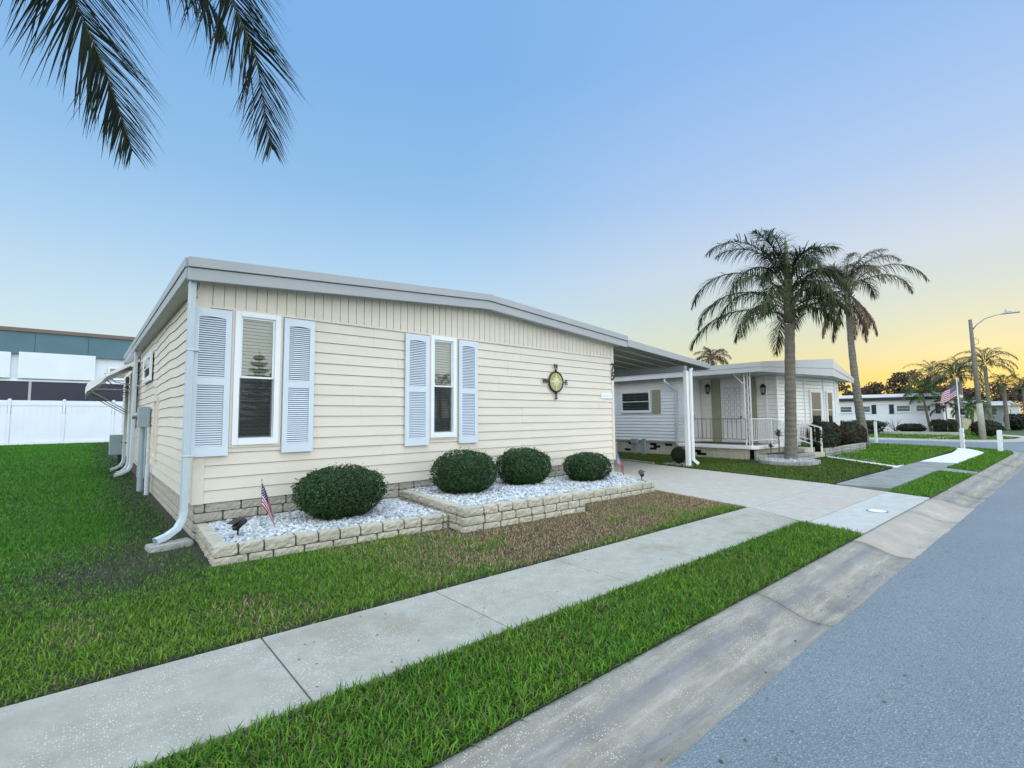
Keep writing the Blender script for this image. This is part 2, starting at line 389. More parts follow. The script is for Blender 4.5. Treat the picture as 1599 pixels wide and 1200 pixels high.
# kerb path of our block (back of kerb), turning left at the far corner into the cross street
kp = [(-14 + i, kerb_y(-14+i)) for i in range(0, 40, 2)] + [(26.2, .83), (27.6, .78), (28.8, .86), (29.9, 1.2), (30.9, 1.95), (31.7, 3.1), (32.2, 4.6), (32.55, 6.5), (32.9, 10), (33.6, 20), (35, 45)]
def offset(path, d):
    out = []
    for i, p in enumerate(path):
        a = Vector(path[max(i-1, 0)]); b = Vector(path[min(i+1, len(path)-1)]); t_ = (b-a).normalized()
        out.append((p[0]+t_.y*d, p[1]-t_.x*d))
    return out
def dense(path, st):
    out = []
    for a, b in zip(path[:-1], path[1:]):
        n = max(1, int((Vector(b)-Vector(a)).length/st))
        out += [(a[0]+(b[0]-a[0])*i/n, a[1]+(b[1]-a[1])*i/n) for i in range(n)]
    return out+[path[-1]]
ROADEDGE = [(x+.0, y+.016*noise.noise(Vector((x*1.1, 0, 5)))+.012*noise.noise(Vector((x*6, 3, 0)))+.006*noise.noise(Vector((x*25, 1, 0)))) for x, y in dense(offset(kp, .61), .08)]
road = MB()
road.add([(x, y, -.091) for x, y in [(-60, 4.2)] + ROADEDGE + [(37, 60), (37, -40), (-60, -40)]], [tuple(range(len(ROADEDGE)+4))])
road.add([(37, 60, -.091), (41.5, 60, -.1), (41.3, 20, -.1), (40.9, 7, -.1), (40.5, 3.7, -.1), (41.0, 2.0, -.1), (42.4, 1.0, -.1), (46, .4, -.1), (150, -4.6, -.1), (150, -40, -.1), (37, -40, -.091)], [tuple(range(11))[::-1]])
o = road.build('road', M['asphalt']); tag(o, kind='structure')
def kerb_mesh(name, path, mat, gap=None, closed=False):
    prof = [(-.0, -.16), (0, 0), (.03, .004), (.11, -.006), (.20, -.030), (.29, -.062), (.37, -.088), (.44, -.103), (.51, -.105), (.60, -.096), (.66, -.096), (.66, -.16)]
    vs = []; us = []; s = 0; offs = [offset(path, d) for d, z in prof]; n = len(prof)
    for i in range(len(path)):
        if i: s += (Vector(path[i])-Vector(path[i-1])).length
        for j, (d, z) in enumerate(prof): vs.append((*offs[j][i], z)); us.append((s, d/.62))
    fs = [(i*n+j, i*n+j+1, (i+1)*n+j+1, (i+1)*n+j) for i in range(len(path)-1) for j in range(n-1)]
    fs += [tuple(range(n))[::-1], tuple((len(path)-1)*n+j for j in range(n))]
    me = bpy.data.meshes.new(name); me.from_pydata(vs, [], fs); me.update(); uv = me.uv_layers.new(name='UVMap')
    for lp in me.loops: uv.data[lp.index].uv = us[lp.vertex_index]
    for p in me.polygons: p.use_smooth = len(p.vertices) == 4
    me.materials.append(mat); o = bpy.data.objects.new(name, me); COL.objects.link(o); return tag(o, kind='structure')
def sub(path, x0, x1, step=.5):
    xs = np.arange(x0, x1, step); xs = list(xs)+[x1]; return [(x, kerb_y(x)) for x in xs]
joints = [-14, -8, -3.5, .9, 4.55, 7.33]
for a, b in zip(joints[:-1], joints[1:]): kerb_mesh('kerb', sub(kp, a+.006, b-.006), M['gutter'])
for a, b in ((7.33, 10.2), (10.2, 12.05)): kerb_mesh('kerb', sub(kp, a+.005, b-.005), M['gutter_clean'])
for a, b in ((12.05, 13.5), (13.5, 17.3), (17.3, 21.5)): kerb_mesh('kerb', sub(kp, a+.005, b-.005), M['gutter'])
kerb_mesh('kerb', [(21.52, kerb_y(21.52)), (24, kerb_y(24))] + kp[20:], M['gutter'])
m_far = MB()
pf = [(40.2, 60), (39.9, 20), (39.5, 7), (39.1, 3.9), (39.5, 2.3), (40.6, 1.1), (42.6, .45), (46, .1), (80, -1.6), (150, -5)]
pb = [(40.75, 60), (40.45, 20), (40.05, 7), (39.65, 4.05), (39.95, 2.7), (40.95, 1.6), (42.8, .98), (46, .65), (80, -1.05), (150, -4.5)]
n_ = len(pf)
m_far.add([(x, y, -.096) for x, y in pf]+[(x, y, .004) for x, y in pb]+[(x+.15, y+.15, .004) for x, y in pb], [(i, i+1, n_+i+1, n_+i)[::-1] for i in range(n_-1)]+[(n_+i, n_+i+1, 2*n_+i+1, 2*n_+i)[::-1] for i in range(n_-1)])
tag(m_far.build('kerb', M['gutter_clean']), kind='structure')
# sidewalk slabs with open joints
def sw_slab(x0, x1, mat, jl=0, jr=0):
    gp = .005
    return slab('sidewalk', [(x0+gp+jl, swl(x0)), (x0+gp-jl*0, swr(x0)), (x1-gp, swr(x1)), (x1-gp+jr, swl(x1))], -.10, .012, mat, bevel=.006)
sj = [-9, -6.8, -5.2, -3.6, -2.05, -.5, 1.02, 2.45, 3.95, 5.2, 6.45, 7.6]
for a, b in zip(sj[:-1], sj[1:]): sw_slab(a, b, M['sidewalk'])
slab('sidewalk', [(7.605, swl(7.6)), (7.605, swr(7.6)), (8.0, swr(8)), (8.58, swl(8.58))], -.10, .012, M['sidewalk'], bevel=.006)
for a, b in ((12.9, 15.2), (15.2, 17.3), (17.3, 19.0), (19.0, 20.85)): sw_slab(a, b, M['sidewalk_dark'])
for a, b in ((20.85, 22.6), (22.6, 24.4), (24.4, 26.3)): sw_slab(a, b, M['sidewalk_bright'])
slab('sidewalk', [(26.3, swl(26.3)), (26.3, swr(26.3)), (27.4, 1.62), (28.6, 1.9), (29.6, 2.2), (30.2, 2.75), (29.2, 2.55)][::-1], -.10, .012, M['sidewalk_bright'], bevel=.006)
slab('sidewalk', [(17.45, kerb_y(17.45)+.01), (18.1, kerb_y(18.1)+.01), (18.85, swr(18.85)-.01), (17.9, swr(17.9)-.01)], -.10, .010, M['sidewalk_dark'])
# driveway and apron
DL = [(7.86, kerb_y(7.86)+.02), (8.0, 2.45), (8.62, 3.46), (8.95, 4.6), (9.25, 5.75), (9.9, 7.0), (10.45, 7.75), (10.5, 22)]
DR = [(14.6, 22), (14.35, 10), (13.62, 7.2), (12.78, 3.4), (12.25, 2.24), (12.02, kerb_y(12.02)+.02)]
dj = 3.30
slab('driveway', [DL[0], (8.02, 2.40), (12.32, 2.20), (12.02, kerb_y(12.02)+.02)][::-1], -.10, .006, M['sidewalk_new'], bevel=.006)
slab('driveway', [(8.03, 2.41), (8.6, 3.42), (12.76, 3.30), (12.33, 2.21)][::-1], -.10, .007, M['driveway'], bevel=.006)
slab('driveway', [(8.61, 3.43), (8.95, 4.6), (9.25, 5.75), (9.9, 7.0), (10.4, 7.62), (10.4, 7.9), (13.8, 7.9), (13.62, 7.2), (12.78, 3.31)][::-1], -.10, .008, M['driveway'], bevel=.006)
slab('driveway', [(10.4, 7.91), (10.4, 22), (14.6, 22), (14.35, 10), (13.8, 7.91)][::-1], -.10, .009, M['driveway'], bevel=.006)
# low kerb between driveway and neighbour's lawn
k_ = MB(); k_.prism([(13.95, 8.6), (14.35, 10.0), (14.6, 16), (14.72, 16), (14.47, 10.0), (14.07, 8.6)][::-1], -.05, .06); tag(k_.build('edging', M['block_old'], bevel=.01), kind='structure')
# neighbour's walk
slab('path', [(20.75, 5.45), (18.15, 3.02), (18.55, 3.0), (21.2, 5.5)], -.08, .012, M['sidewalk_bright'])
slab('path', [(18.1, 2.93), (18.62, 2.93), (19.25, 2.94), (18.62, 3.04), (18.1, 3.06)], -.08, .010, M['sidewalk_bright'])

# lawn beds (soil under the grass)
LAWN_A = [(-30, 5.62), (1.0, swl(1)+.01), (8.56, swl(8.56)+.02), (8.9, 4.6), (9.2, 5.75), (9.6, 6.9), (10.3, 7.7), (1.3, 7.7), (1.3, 44.2), (-30, 44.2)]
LAWN_B = [(-14, swr(-14)-.01), (-14, kerb_y(-14)+.01), (7.75, kerb_y(7.75)+.01), (8.0, swr(8)-.015)]
LAWN_C = [(12.3, 2.18), (12.1, kerb_y(12.1)+.01), (17.38, kerb_y(17.4)+.01), (17.8, swr(17.8)-.015)]
LAWN_D = [(18.95, swr(18.95)-.015), (18.15, kerb_y(18.15)+.01), (26.4, .84), (27.7, .8), (28.8, .9), (29.7, 1.25), (30.3, 1.8), (30.6, 2.4), (29.7, 2.15), (28.6, 1.88), (27.4, 1.6), (26.3, swr(26.3)-.015)]
LAWN_E = [(12.82, 3.33), (13.66, 7.2), (13.9, 8.4), (14.5, 10.1), (14.75, 16), (14.8, 26), (18.3, 26), (18.3, 6.9), (20.7, 5.44), (18.1, 3.04)]
LAWN_F = [(19.2, swl(19.2)+.01), (29.2, 2.58), (30.3, 2.8), (31.0, 3.4), (31.65, 4.6), (32.1, 6.6), (32.6, 12), (33.3, 22), (30, 44), (24, 44), (24, 6), (21.2, 5.48), (18.7, 3.06)]
LAWN_G = [(41.2, 60), (40.7, 20), (40.3, 7), (39.95, 4.0), (40.2, 2.9), (41.1, 1.85), (42.9, 1.2), (45.2, .95), (46.5, 3.4), (52, 3.4), (90, 1.5), (120, 60)]
for nm, P_ in (('A', LAWN_A), ('B', LAWN_B), ('C', LAWN_C), ('D', LAWN_D), ('E', LAWN_E), ('F', LAWN_F), ('G', LAWN_G)):
    me = MB(); me.prism(P_ if sum((P_[i][0]*P_[(i+1) % len(P_)][1]-P_[(i+1) % len(P_)][0]*P_[i][1]) for i in range(len(P_))) > 0 else P_[::-1], -.158, -.004)
    tag(me.build('lawn', M['lawn']), kind='structure')
slab('pavement', [(45.3, .7), (47.5, .6), (55, 3.3), (52.5, 3.6)], -.1, .012, M['sidewalk_new'])
slab('pavement', [(40.2, 4.6), (46, 3.9), (70, 2.6), (70, 2.9), (46, 4.3), (40.25, 5.0)], -.1, .012, M['sidewalk'])

# ------------------------------------------------------------------ grass blades
def in_poly(P, x, y):
    c = np.zeros(len(x), bool); n = len(P)
    for i in range(n):
        x0, y0 = P[i]; x1, y1 = P[(i+1) % n]
        k = ((y0 > y) != (y1 > y)) & (x < (x1-x0)*(y-y0)/((y1-y0) if y1 != y0 else 1e-9)+x0); c ^= k
    return c
def vnoise(x, y, s, seed=0):          # smooth value noise
    rs = np.random.default_rng(seed); T = rs.random((64, 64)); x = x*s; y = y*s
    xi = np.floor(x).astype(int); yi = np.floor(y).astype(int); fx = x-xi; fy = y-yi; fx = fx*fx*(3-2*fx); fy = fy*fy*(3-2*fy)
    a = T[xi % 64, yi % 64]; b = T[(xi+1) % 64, yi % 64]; c = T[xi % 64, (yi+1) % 64]; d = T[(xi+1) % 64, (yi+1) % 64]
    return (a*(1-fx)+b*fx)*(1-fy)+(c*(1-fx)+d*fx)*fy
def fbm(x, y, s, seed=0): return (vnoise(x, y, s, seed)*.5+vnoise(x, y, s*2.1, seed+1)*.3+vnoise(x, y, s*4.3, seed+2)*.2)
BLOCKERS = []
G1 = np.array((.038, .165, .010)); G2 = np.array((.165, .310, .026)); DEAD = np.array((.40, .33, .17)); DEAD2 = np.array((.24, .175, .10)); DARKG = np.array((.028, .07, .018))
def grass(name, poly, bbox, dens, ln, wd, label_col, seed=0, blockers=(), clump=.5):
    rs = np.random.default_rng(seed); x0, x1, y0, y1 = bbox; n = int((x1-x0)*(y1-y0)*dens)
    x = rs.uniform(x0, x1, n); y = rs.uniform(y0, y1, n); k = in_poly(poly, x, y)
    for b in blockers: k &= ~in_poly(b, x, y)
    x = x[k]; y = y[k]
    # clumps: pull blades toward tuft centres
    col, keep, lenf = label_col(x, y, rs); kk = rs.random(len(x)) < keep
    x, y, col, lenf = x[kk], y[kk], col[kk], lenf[kk]; n = len(x)
    cl = fbm(x, y, 9, seed+5); L = ln*(.55+.7*rs.random(n))*(.7+.6*cl)*lenf; W = wd*(.7+.6*rs.random(n))
    az = rs.uniform(0, 2*PI, n); face = az+PI/2+rs.normal(0, .5, n); lean = np.clip(rs.normal(.55, .35, n), .05, 1.35); bend = lean+rs.uniform(.15, .9, n)
    dx, dy = np.cos(az), np.sin(az); fx, fy = np.cos(face)*W/2, np.sin(face)*W/2
    z0 = np.full(n, -.006)
    m1 = np.stack([x+dx*np.sin(lean)*L*.5, y+dy*np.sin(lean)*L*.5, z0+np.cos(lean)*L*.5], 1)
    bend = np.minimum(bend, 1.75)
    tip = m1+np.stack([dx*np.sin(bend)*L*.5, dy*np.sin(bend)*L*.5, np.cos(bend)*L*.5], 1); tip[:, 2] = np.maximum(tip[:, 2], .004)
    off = np.stack([fx, fy, np.zeros(n)], 1); b0 = np.stack([x, y, z0], 1)
    V = np.stack([b0-off*.7, b0+off*.7, m1+off, m1-off, tip], 1).reshape(-1, 3); idx = np.arange(n)[:, None]*5
    Q = idx+np.array([[0, 1, 2, 3]]); T = idx+np.array([[3, 2, 4]])
    C = np.repeat(col, 5, 0)
    o = np_mesh(name, V, Q, M['blade'], colattr=C, tris=T); tag(o, kind='stuff'); return o
def mixc(a, b, f): return a[None]*(1-f[:, None])+b[None]*f[:, None]
def col_lawnA(x, y, rs):
    n = len(x); base = mixc(G1, G2, np.clip(rs.random(n)*.7+fbm(x, y, .6, 3)*.5-.1, 0, 1))
    # worn brown band in front of the planters
    d = np.clip((x-2.0)/2.2, 0, 1)*np.clip((y-3.6)/.5, 0, 1)*np.clip((6.4-y)/.4, 0, 1)
    br = np.clip(d*(fbm(x, y, 1.3, 9)*2.3-.18), 0, .93)
    br = np.maximum(br, np.clip(fbm(x, y, .9, 14)*2.2-1.3, 0, .22)*(y < 8))
    isb = rs.random(n) < br
    base[isb] = mixc(DEAD, DEAD2, rs.random(isb.sum()))*(.8+.5*rs.random((isb.sum(), 1)))
    # thatch by the downspout and against the wall
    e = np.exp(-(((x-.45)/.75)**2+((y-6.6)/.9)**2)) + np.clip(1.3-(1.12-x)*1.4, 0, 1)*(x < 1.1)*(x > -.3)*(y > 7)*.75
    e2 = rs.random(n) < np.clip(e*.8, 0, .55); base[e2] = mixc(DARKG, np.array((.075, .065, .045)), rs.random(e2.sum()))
    edge = y-(swl(x)); ed = np.clip(1-edge/.13, 0, 1); ek = rs.random(n) < ed*.6; base[ek] = np.array((.06, .05, .035))
    keep = np.clip(1-.6*e, .2, 1)*np.clip(1-.45*br, .4, 1)*np.clip(.35+edge/.12, 0, 1)
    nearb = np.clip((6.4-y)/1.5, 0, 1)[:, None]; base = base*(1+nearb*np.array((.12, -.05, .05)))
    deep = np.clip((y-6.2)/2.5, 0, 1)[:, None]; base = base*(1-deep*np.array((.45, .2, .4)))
    return base*(.75+.5*rs.random((n, 1))), keep, np.clip(1-.35*br-.4*np.clip(e, 0, 1), .4, 1)
def col_strip(x, y, rs):
    n = len(x); base = mixc(G1*.8, G2*.95, np.clip(rs.random(n)*.9+fbm(x, y, 1.2, 23)*.5-.2, 0, 1))
    k = rs.random(n) < .10+.25*np.clip(fbm(x, y, 2, 33)*2-1, 0, 1); base[k] = mixc(np.array((.16, .13, .07)), np.array((.12, .13, .04)), rs.random(k.sum()))
    return base*(.75+.5*rs.random((n, 1))), np.ones(n), np.ones(n)
def col_far(x, y, rs):
    n = len(x); base = mixc(G1*.9, G2, np.clip(rs.random(n)*.7+fbm(x, y, .5, 43)*.5-.1, 0, 1)); return base*(.8+.4*rs.random((n, 1))), np.ones(n), np.ones(n)
def col_side(x, y, rs):
    n = len(x); b, k, l = col_far(x, y, rs); return b*np.array((.80, .58, .9)), k, l
HOUSE_B = [(1.02, 7.5), (10.6, 7.5), (10.6, 30), (1.02, 30)]
PLANT_B = [(1.05, 6.03), (3.95, 5.78), (3.95, 5.38), (6.45, 5.17), (6.5, 5.66), (9.1, 5.5), (9.7, 6.9), (10.6, 7.9), (1.0, 7.9)]
grass('grass', LAWN_B, (-1.2, 8.1, 1.55, 3.0), 6500, .075, .0075, col_strip, 1)
grass('grass', LAWN_A, (-2.2, 9.3, 3.3, 6.4), 4600, .062, .0065, col_lawnA, 2, [HOUSE_B, PLANT_B])
grass('grass', LAWN_A, (-2.2, 1.3, 6.4, 11), 2600, .062, .008, col_lawnA, 3, [HOUSE_B, PLANT_B])
grass('grass', LAWN_A, (-3.2, 1.3, 11, 20), 1100, .065, .012, col_lawnA, 4, [HOUSE_B])
grass('grass', LAWN_A, (-5.5, 1.6, 20, 44), 420, .075, .02, col_lawnA, 5, [HOUSE_B])
RINGP = [(16.1, 4.75), (18.6, 4.75), (18.9, 6.6), (16.4, 6.9)]
NBED = [(17.55, 6.9), (17.6, 30), (24, 30), (24, 5.5), (20.0, 5.45), (19.2, 5.4), (17.9, 5.9)]
grass('grass', LAWN_C, (12, 17.9, 1.1, 2.3), 1700, .07, .013, col_far, 6)
grass('grass', LAWN_D, (18, 30.7, .7, 2.5), 900, .08, .018, col_far, 7)
grass('grass', LAWN_E, (12.8, 20.8, 3, 16), 950, .07, .015, col_side, 8, [RINGP, NBED])
grass('grass', LAWN_F, (18.6, 33, 2.3, 14), 420, .085, .024, col_far, 9, [NBED])
grass('grass', LAWN_G, (39.8, 70, .9, 12), 60, .10, .06, col_far, 10)

# ------------------------------------------------------------------ shared builders
def lap_wall(mb, a, b, z0, z1, course, out=.014, wav=0, top=None, seg=.0, gap=.009):
    """lap siding from a to b (xy); outward normal is to the right of a->b; top: function(s)->z cut"""
    a, b = Vector((*a, 0)), Vector((*b, 0)); L = (b-a).length; d = (b-a)/L; n = Vector((d.y, -d.x, 0))
    ns = max(1, int(L/seg)) if seg else 1; k = 0; z = z0
    while z < z1-1e-4:
        zt = min(z+course, z1)
        rows = []
        for (zz, o_) in ((z, -.014), (z, out), (zt-gap, .001), (zt-gap, -.014)):
            row = []
            for i in range(ns+1):
                s = L*i/ns; q = a+d*s
                wv = wav(s, zz) if wav and z > z0 else 0
                wv1 = wav(s, zz) if wav and (zz > z0) and (zz < z1-.01) else 0
                row.append(q+n*o_+Vector((0, 0, zz+(wv1))))
            rows.append(row)
        base = [p for r_ in rows for p in r_]; m_ = ns+1
        mb.add(base, [(r_*m_+i, r_*m_+i+1, (r_+1)*m_+i+1, (r_+1)*m_+i) for r_ in range(3) for i in range(ns)])
        z = zt
    return mb
def window(parent, org, d, wdt, hgt, fr=.06, frd=.05, name='window', lower_screen=True, blinds=True, mid=.5, horizontal=False, slat=.05, framemat=None, blindmat=None, muntin=False, cov=.84, rec=1.0):
    """org: lower-left outer corner as seen from outside (Vector), d: unit dir left->right seen from outside; outward normal = right of d"""
    d = Vector((*d, 0)).normalized(); n = Vector((d.y, -d.x, 0)); up = Vector((0, 0, 1)); org = Vector(org)
    fm = framemat or M['vinyl']
    if rec < 1: org = org+n*.048
    def P(u, v, w): return org+d*u+up*v+n*w*rec
    def bx(mb, u0, u1, v0, v1, w0, w1):
        mb.add([P(u, v, w_) for u in (u0, u1) for v in (v0, v1) for w_ in (w0, w1)], [(0, 1, 3, 2), (4, 6, 7, 5), (0, 4, 5, 1), (2, 3, 7, 6), (0, 2, 6, 4), (1, 5, 7, 3)])
    wroot = MB(); bx(wroot, .01, wdt-.01, .01, hgt-.01, -.118, -.112); wo_ = wroot.build(name, M['dark'], parent)
    f = MB()
    bx(f, 0, fr, 0, hgt, -.10, frd); bx(f, wdt-fr, wdt, 0, hgt, -.10, frd); bx(f, fr, wdt-fr, hgt-fr, hgt, -.10, frd-.002); bx(f, fr, wdt-fr, 0, fr*1.2, -.10, frd+.006)
    f.build('frame', fm, wo_, bevel=.004)
    i0, i1 = fr, wdt-fr; j0, j1 = fr*1.2, hgt-fr; jm = j0+(j1-j0)*mid; sw_ = .028
    for lo, hi, w0 in ((j0, jm+.012, -.045), (jm-.012, j1, -.015)):
        s_ = MB(); bx(s_, i0, i0+sw_, lo, hi, w0, w0+.028); bx(s_, i1-sw_, i1, lo, hi, w0, w0+.028); bx(s_, i0+sw_, i1-sw_, lo, lo+sw_, w0, w0+.027); bx(s_, i0+sw_, i1-sw_, hi-sw_, hi, w0, w0+.027)
        s_.build('sash', fm, wo_, bevel=.003)
        p_ = MB(); bx(p_, i0+sw_-.004, i1-sw_+.004, lo+sw_-.004, hi-sw_+.004, w0+.010, w0+.015); p_.build('pane', M['glass'], wo_)
    if muntin:
        c_ = MB(); bx(c_, (i0+i1)/2-.03, (i0+i1)/2+.03, j0, j1, -.085, -.055); c_.build('mullion', blindmat or fm, wo_)
    if lower_screen:
        s_ = MB(); bx(s_, i0+.012, i1-.012, j0+.01, jm-.016, -.008, -.0055); s_.build('screen', M['screen'], wo_)
    if blinds:
        b = MB(); v = j0+.02
        while v < j1-.01:
            b.add([P(i0+.01, v, -.072), P(i1-.01, v, -.072), P(i1-.01, v+slat*cov, -.100), P(i0+.01, v+slat*cov, -.100)], [(0, 1, 2, 3)])
            b.add([P(i0+.01, v-.003, -.074), P(i1-.01, v-.003, -.074), P(i1-.01, v+slat*cov-.003, -.102), P(i0+.01, v+slat*cov-.003, -.102)], [(3, 2, 1, 0)])
            v += slat
        b.build('blind', blindmat or M['blind'], wo_)
    return wo_
def shutter(parent, org, d, wdt, hgt, mat, label=None):
    d = Vector((*d, 0)).normalized(); n = Vector((d.y, -d.x, 0)); up = Vector((0, 0, 1)); org = Vector(org); mb = MB()
    def P(u, v, w): return org+d*u+up*v+n*w
    def bx(u0, u1, v0, v1, w0, w1):
        mb.add([P(u, v, w_) for u in (u0, u1) for v in (v0, v1) for w_ in (w0, w1)], [(0, 1, 3, 2), (4, 6, 7, 5), (0, 4, 5, 1), (2, 3, 7, 6), (0, 2, 6, 4), (1, 5, 7, 3)])
    st = wdt*.16; bt = .13; mr0 = hgt*.478; mr1 = mr0+.10; tp = .11
    bx(0, st, 0, hgt, 0, .032); bx(wdt-st, wdt, 0, hgt, 0, .032); bx(st, wdt-st, 0, bt, 0, .031); bx(st, wdt-st, mr0, mr1, 0, .031); bx(st, wdt-st, hgt-tp, hgt, 0, .031)
    # arched lower edge of the top rail
    na = 10; arc = [(st+(wdt-2*st)*i/na, hgt-tp-.0-.016*(1-math.sin(PI*i/na))) for i in range(na+1)]
    for i in range(na):
        (u0, v0), (u1, v1) = arc[i], arc[i+1]
        mb.add([P(u0, hgt-tp+.001, .006), P(u1, hgt-tp+.001, .006), P(u1, hgt-tp+.001, .030), P(u0, hgt-tp+.001, .030), P(u0, v0-.001, .006), P(u1, v1-.001, .006), P(u1, v1-.001, .030), P(u0, v0-.001, .030)],
               [(0, 3, 2, 1), (4, 5, 6, 7), (3, 7, 6, 2), (0, 1, 5, 4)])
    for lo, hi in ((bt, mr0), (mr1, hgt-tp-.012)):
        k = int((hi-lo)/.0305); sp = (hi-lo)/k
        for i in range(k):
            v = lo+sp*i+.004
            mb.add([P(st, v, .026), P(wdt-st, v, .026), P(wdt-st, v+sp*.66, .012), P(st, v+sp*.66, .012), P(st, v+sp*.2, .006), P(wdt-st, v+sp*.2, .006)], [(0, 1, 2, 3), (1, 0, 4, 5)])
    so_ = mb.build('shutter', mat, parent, label=label)
    mb = MB(); mb.add([P(u, v, w_) for u in (st-.004, wdt-st+.004) for v in (bt-.004, hgt-tp+.004) for w_ in (0, .004)], [(0, 1, 3, 2), (4, 6, 7, 5), (0, 4, 5, 1), (2, 3, 7, 6), (0, 2, 6, 4), (1, 5, 7, 3)])
    mb.build('shade_backing', M['shut_shade'], so_); return so_

# ------------------------------------------------------------------ the cream house
HX0, HX1, HY, HYB = 1.12, 10.52, 7.64, 24.5
FZ0, FZ1 = .455, 3.15
home = thing('mobile_home', 'low cream sided mobile home with blue louvred shutters, nearest house, behind the white gravel planters', 'house', (5.8, 12, 0))
def H(mb, name, mat, **k):
    o = mb.build(name, mat, **k); o.parent = home; o.matrix_parent_inverse = Matrix.Translation(-Vector((5.8, 12, 0))); return o
class Sub:   # collects parts whose coordinates are in the world while the parent sits at its base
    pass
def P_inv(root):
    bpy.context.view_layer.update() if False else None
    return (Matrix.Translation(root.location) @ Matrix.Rotation(root.rotation_euler.z, 4, 'Z')).inverted()
def attach(o, root):
    o.parent = root; o.matrix_parent_inverse = P_inv(root); return o
def roofz(x):          # underside of the front fascia / soffit line
    if x < 6.02: return 3.42+(x-.93)*(3.78-3.42)/(6.02-.93)
    if x < 10.83: return 3.78+(x-6.02)*(3.445-3.78)/(10.83-6.02)
    return 3.445+(x-10.83)*(3.16-3.445)/(15.65-10.83)
def rooft(x):
    if x < 6.02: return 3.73+(x-.93)*(4.085-3.73)/(6.02-.93)
    if x < 10.83: return 4.085+(x-6.02)*(3.755-4.085)/(10.83-6.02)
    return 3.69+(x-10.83)*(3.33-3.69)/(15.65-10.83)
# core walls behind the siding
c = MB(); c.box(HX0+.03, HX1-.02, HY+.14, 16.9, .3, 3.40); c.box(HX0+.03, HX1-.02, 16.9, HYB, .3, 3.3)
H(c, 'wall_core', M['cream'])
# front siding in pieces around the two windows
W1 = (1.545, 2.155, 1.225, 3.145); W2 = (4.80, 5.385, 1.215, 3.145)
fr = MB()
srs = random.Random(17); SEAMS = {k: [srs.uniform(2.7, 4.2), srs.uniform(5.9, 9.9)] for k in range(16)}
for k in range(1, 16, 2): SEAMS[k] = SEAMS[k-1]
def seam(k, x0, x1):
    for q in SEAMS[k]:
        if x0+.1 < q < x1-.1: return q
def lapclip_piece(x0, x1, k, l2, h2, hi, t0, t1, pr):
    o0 = .015*(1-t0)+.002+pr; o1 = .015*(1-t1)+.002+pr; h3 = h2-.0065 if (h2 >= hi-1e-4) else h2
    fr.add([(x0, HY+.012, l2), (x1, HY+.012, l2), (x1, HY-o0, l2), (x0, HY-o0, l2), (x1, HY-o1, h3), (x0, HY-o1, h3), (x1, HY+.012, h3), (x0, HY+.012, h3)], [(0, 1, 2, 3), (3, 2, 4, 5), (5, 4, 6, 7), (0, 3, 5, 7), (1, 6, 4, 2)])
def lapclip(x0, x1, z0, z1):
    # courses share one global grid
    z = FZ0; cs = (FZ1-FZ0)/16
    for k in range(16):
        lo, hi = FZ0+k*cs, FZ0+(k+1)*cs
        if hi <= z0+1e-3 or lo >= z1-1e-3: continue
        l2, h2 = max(lo, z0), min(hi, z1); t0, t1 = (l2-lo)/cs, (h2-lo)/cs
        o0 = .015*(1-t0)+.002; o1 = .015*(1-t1)+.002
        ov = seam(k, x0, x1)
        if ov:
            lapclip_piece(x0, ov, k, l2, h2, hi, t0, t1, 0.0); lapclip_piece(ov, x1, k, l2, h2, hi, t0, t1, .0035); continue
        h3 = h2-.0065 if (h2 >= hi-1e-4) else h2
        fr.add([(x0, HY+.012, l2), (x1, HY+.012, l2), (x1, HY-o0, l2), (x0, HY-o0, l2), (x1, HY-o1, h3), (x0, HY-o1, h3), (x1, HY+.012, h3), (x0, HY+.012, h3)], [(0, 1, 2, 3), (3, 2, 4, 5), (5, 4, 6, 7)])
lapclip(HX0+.0, W1[0], FZ0, FZ1); lapclip(W1[0], W1[1], FZ0, W1[2]); lapclip(W1[1], W2[0], FZ0, FZ1); lapclip(W2[0], W2[1], FZ0, W2[2]); lapclip(W2[1], HX1-.0, FZ0, FZ1)
H(fr, 'front_siding', M['cream'])
# vertical board frieze in the gable
fz = MB(); x = HX0
while x < HX1-.01:
    x2 = min(x+.1385, HX1); g_ = .010
    for (u0, u1, dy) in ((x, x+g_, -.002), (x+g_, x2, -.016)):
        fz.add([(u0, HY+dy, FZ1+.02), (u1, HY+dy, FZ1+.02), (u1, HY+dy, roofz(u1)+.08), (u0, HY+dy, roofz(u0)+.08)], [(0, 1, 2, 3)])
    fz.add([(x+g_, HY-.002, FZ1+.02), (x+g_, HY-.016, FZ1+.02), (x+g_, HY-.016, roofz(x)+.08), (x+g_, HY-.002, roofz(x)+.08)], [(0, 1, 2, 3)])
    x = x2
H(fz, 'gable_frieze', M['cream'])
tr = MB(); tr.box(HX0, HX1, HY-.030, HY+.002, FZ1-.012, FZ1+.022); H(tr, 'frieze_trim', M['cream'], bevel=.004)
tr = MB(); tr.box(HX0-.018, HX0+.115, HY-.032, HY, FZ0-.005, roofz(HX0)+.05); tr.box(HX0-.018, HX0+.012, HY+.001, HY+.10, FZ0-.005, roofz(HX0)+.05); H(tr, 'corner_trim', M['cream'], bevel=.004); tr = MB(); tr.box(HX1-.075, HX1+.02, HY-.034, HY+.0, FZ0-.01, roofz(HX1)+.04); tr.box(HX1-.01, HX1+.022, HY+.001, HY+.1, FZ0-.01, roofz(HX1)+.04)
H(tr, 'corner_trim', M['cream'], bevel=.004)
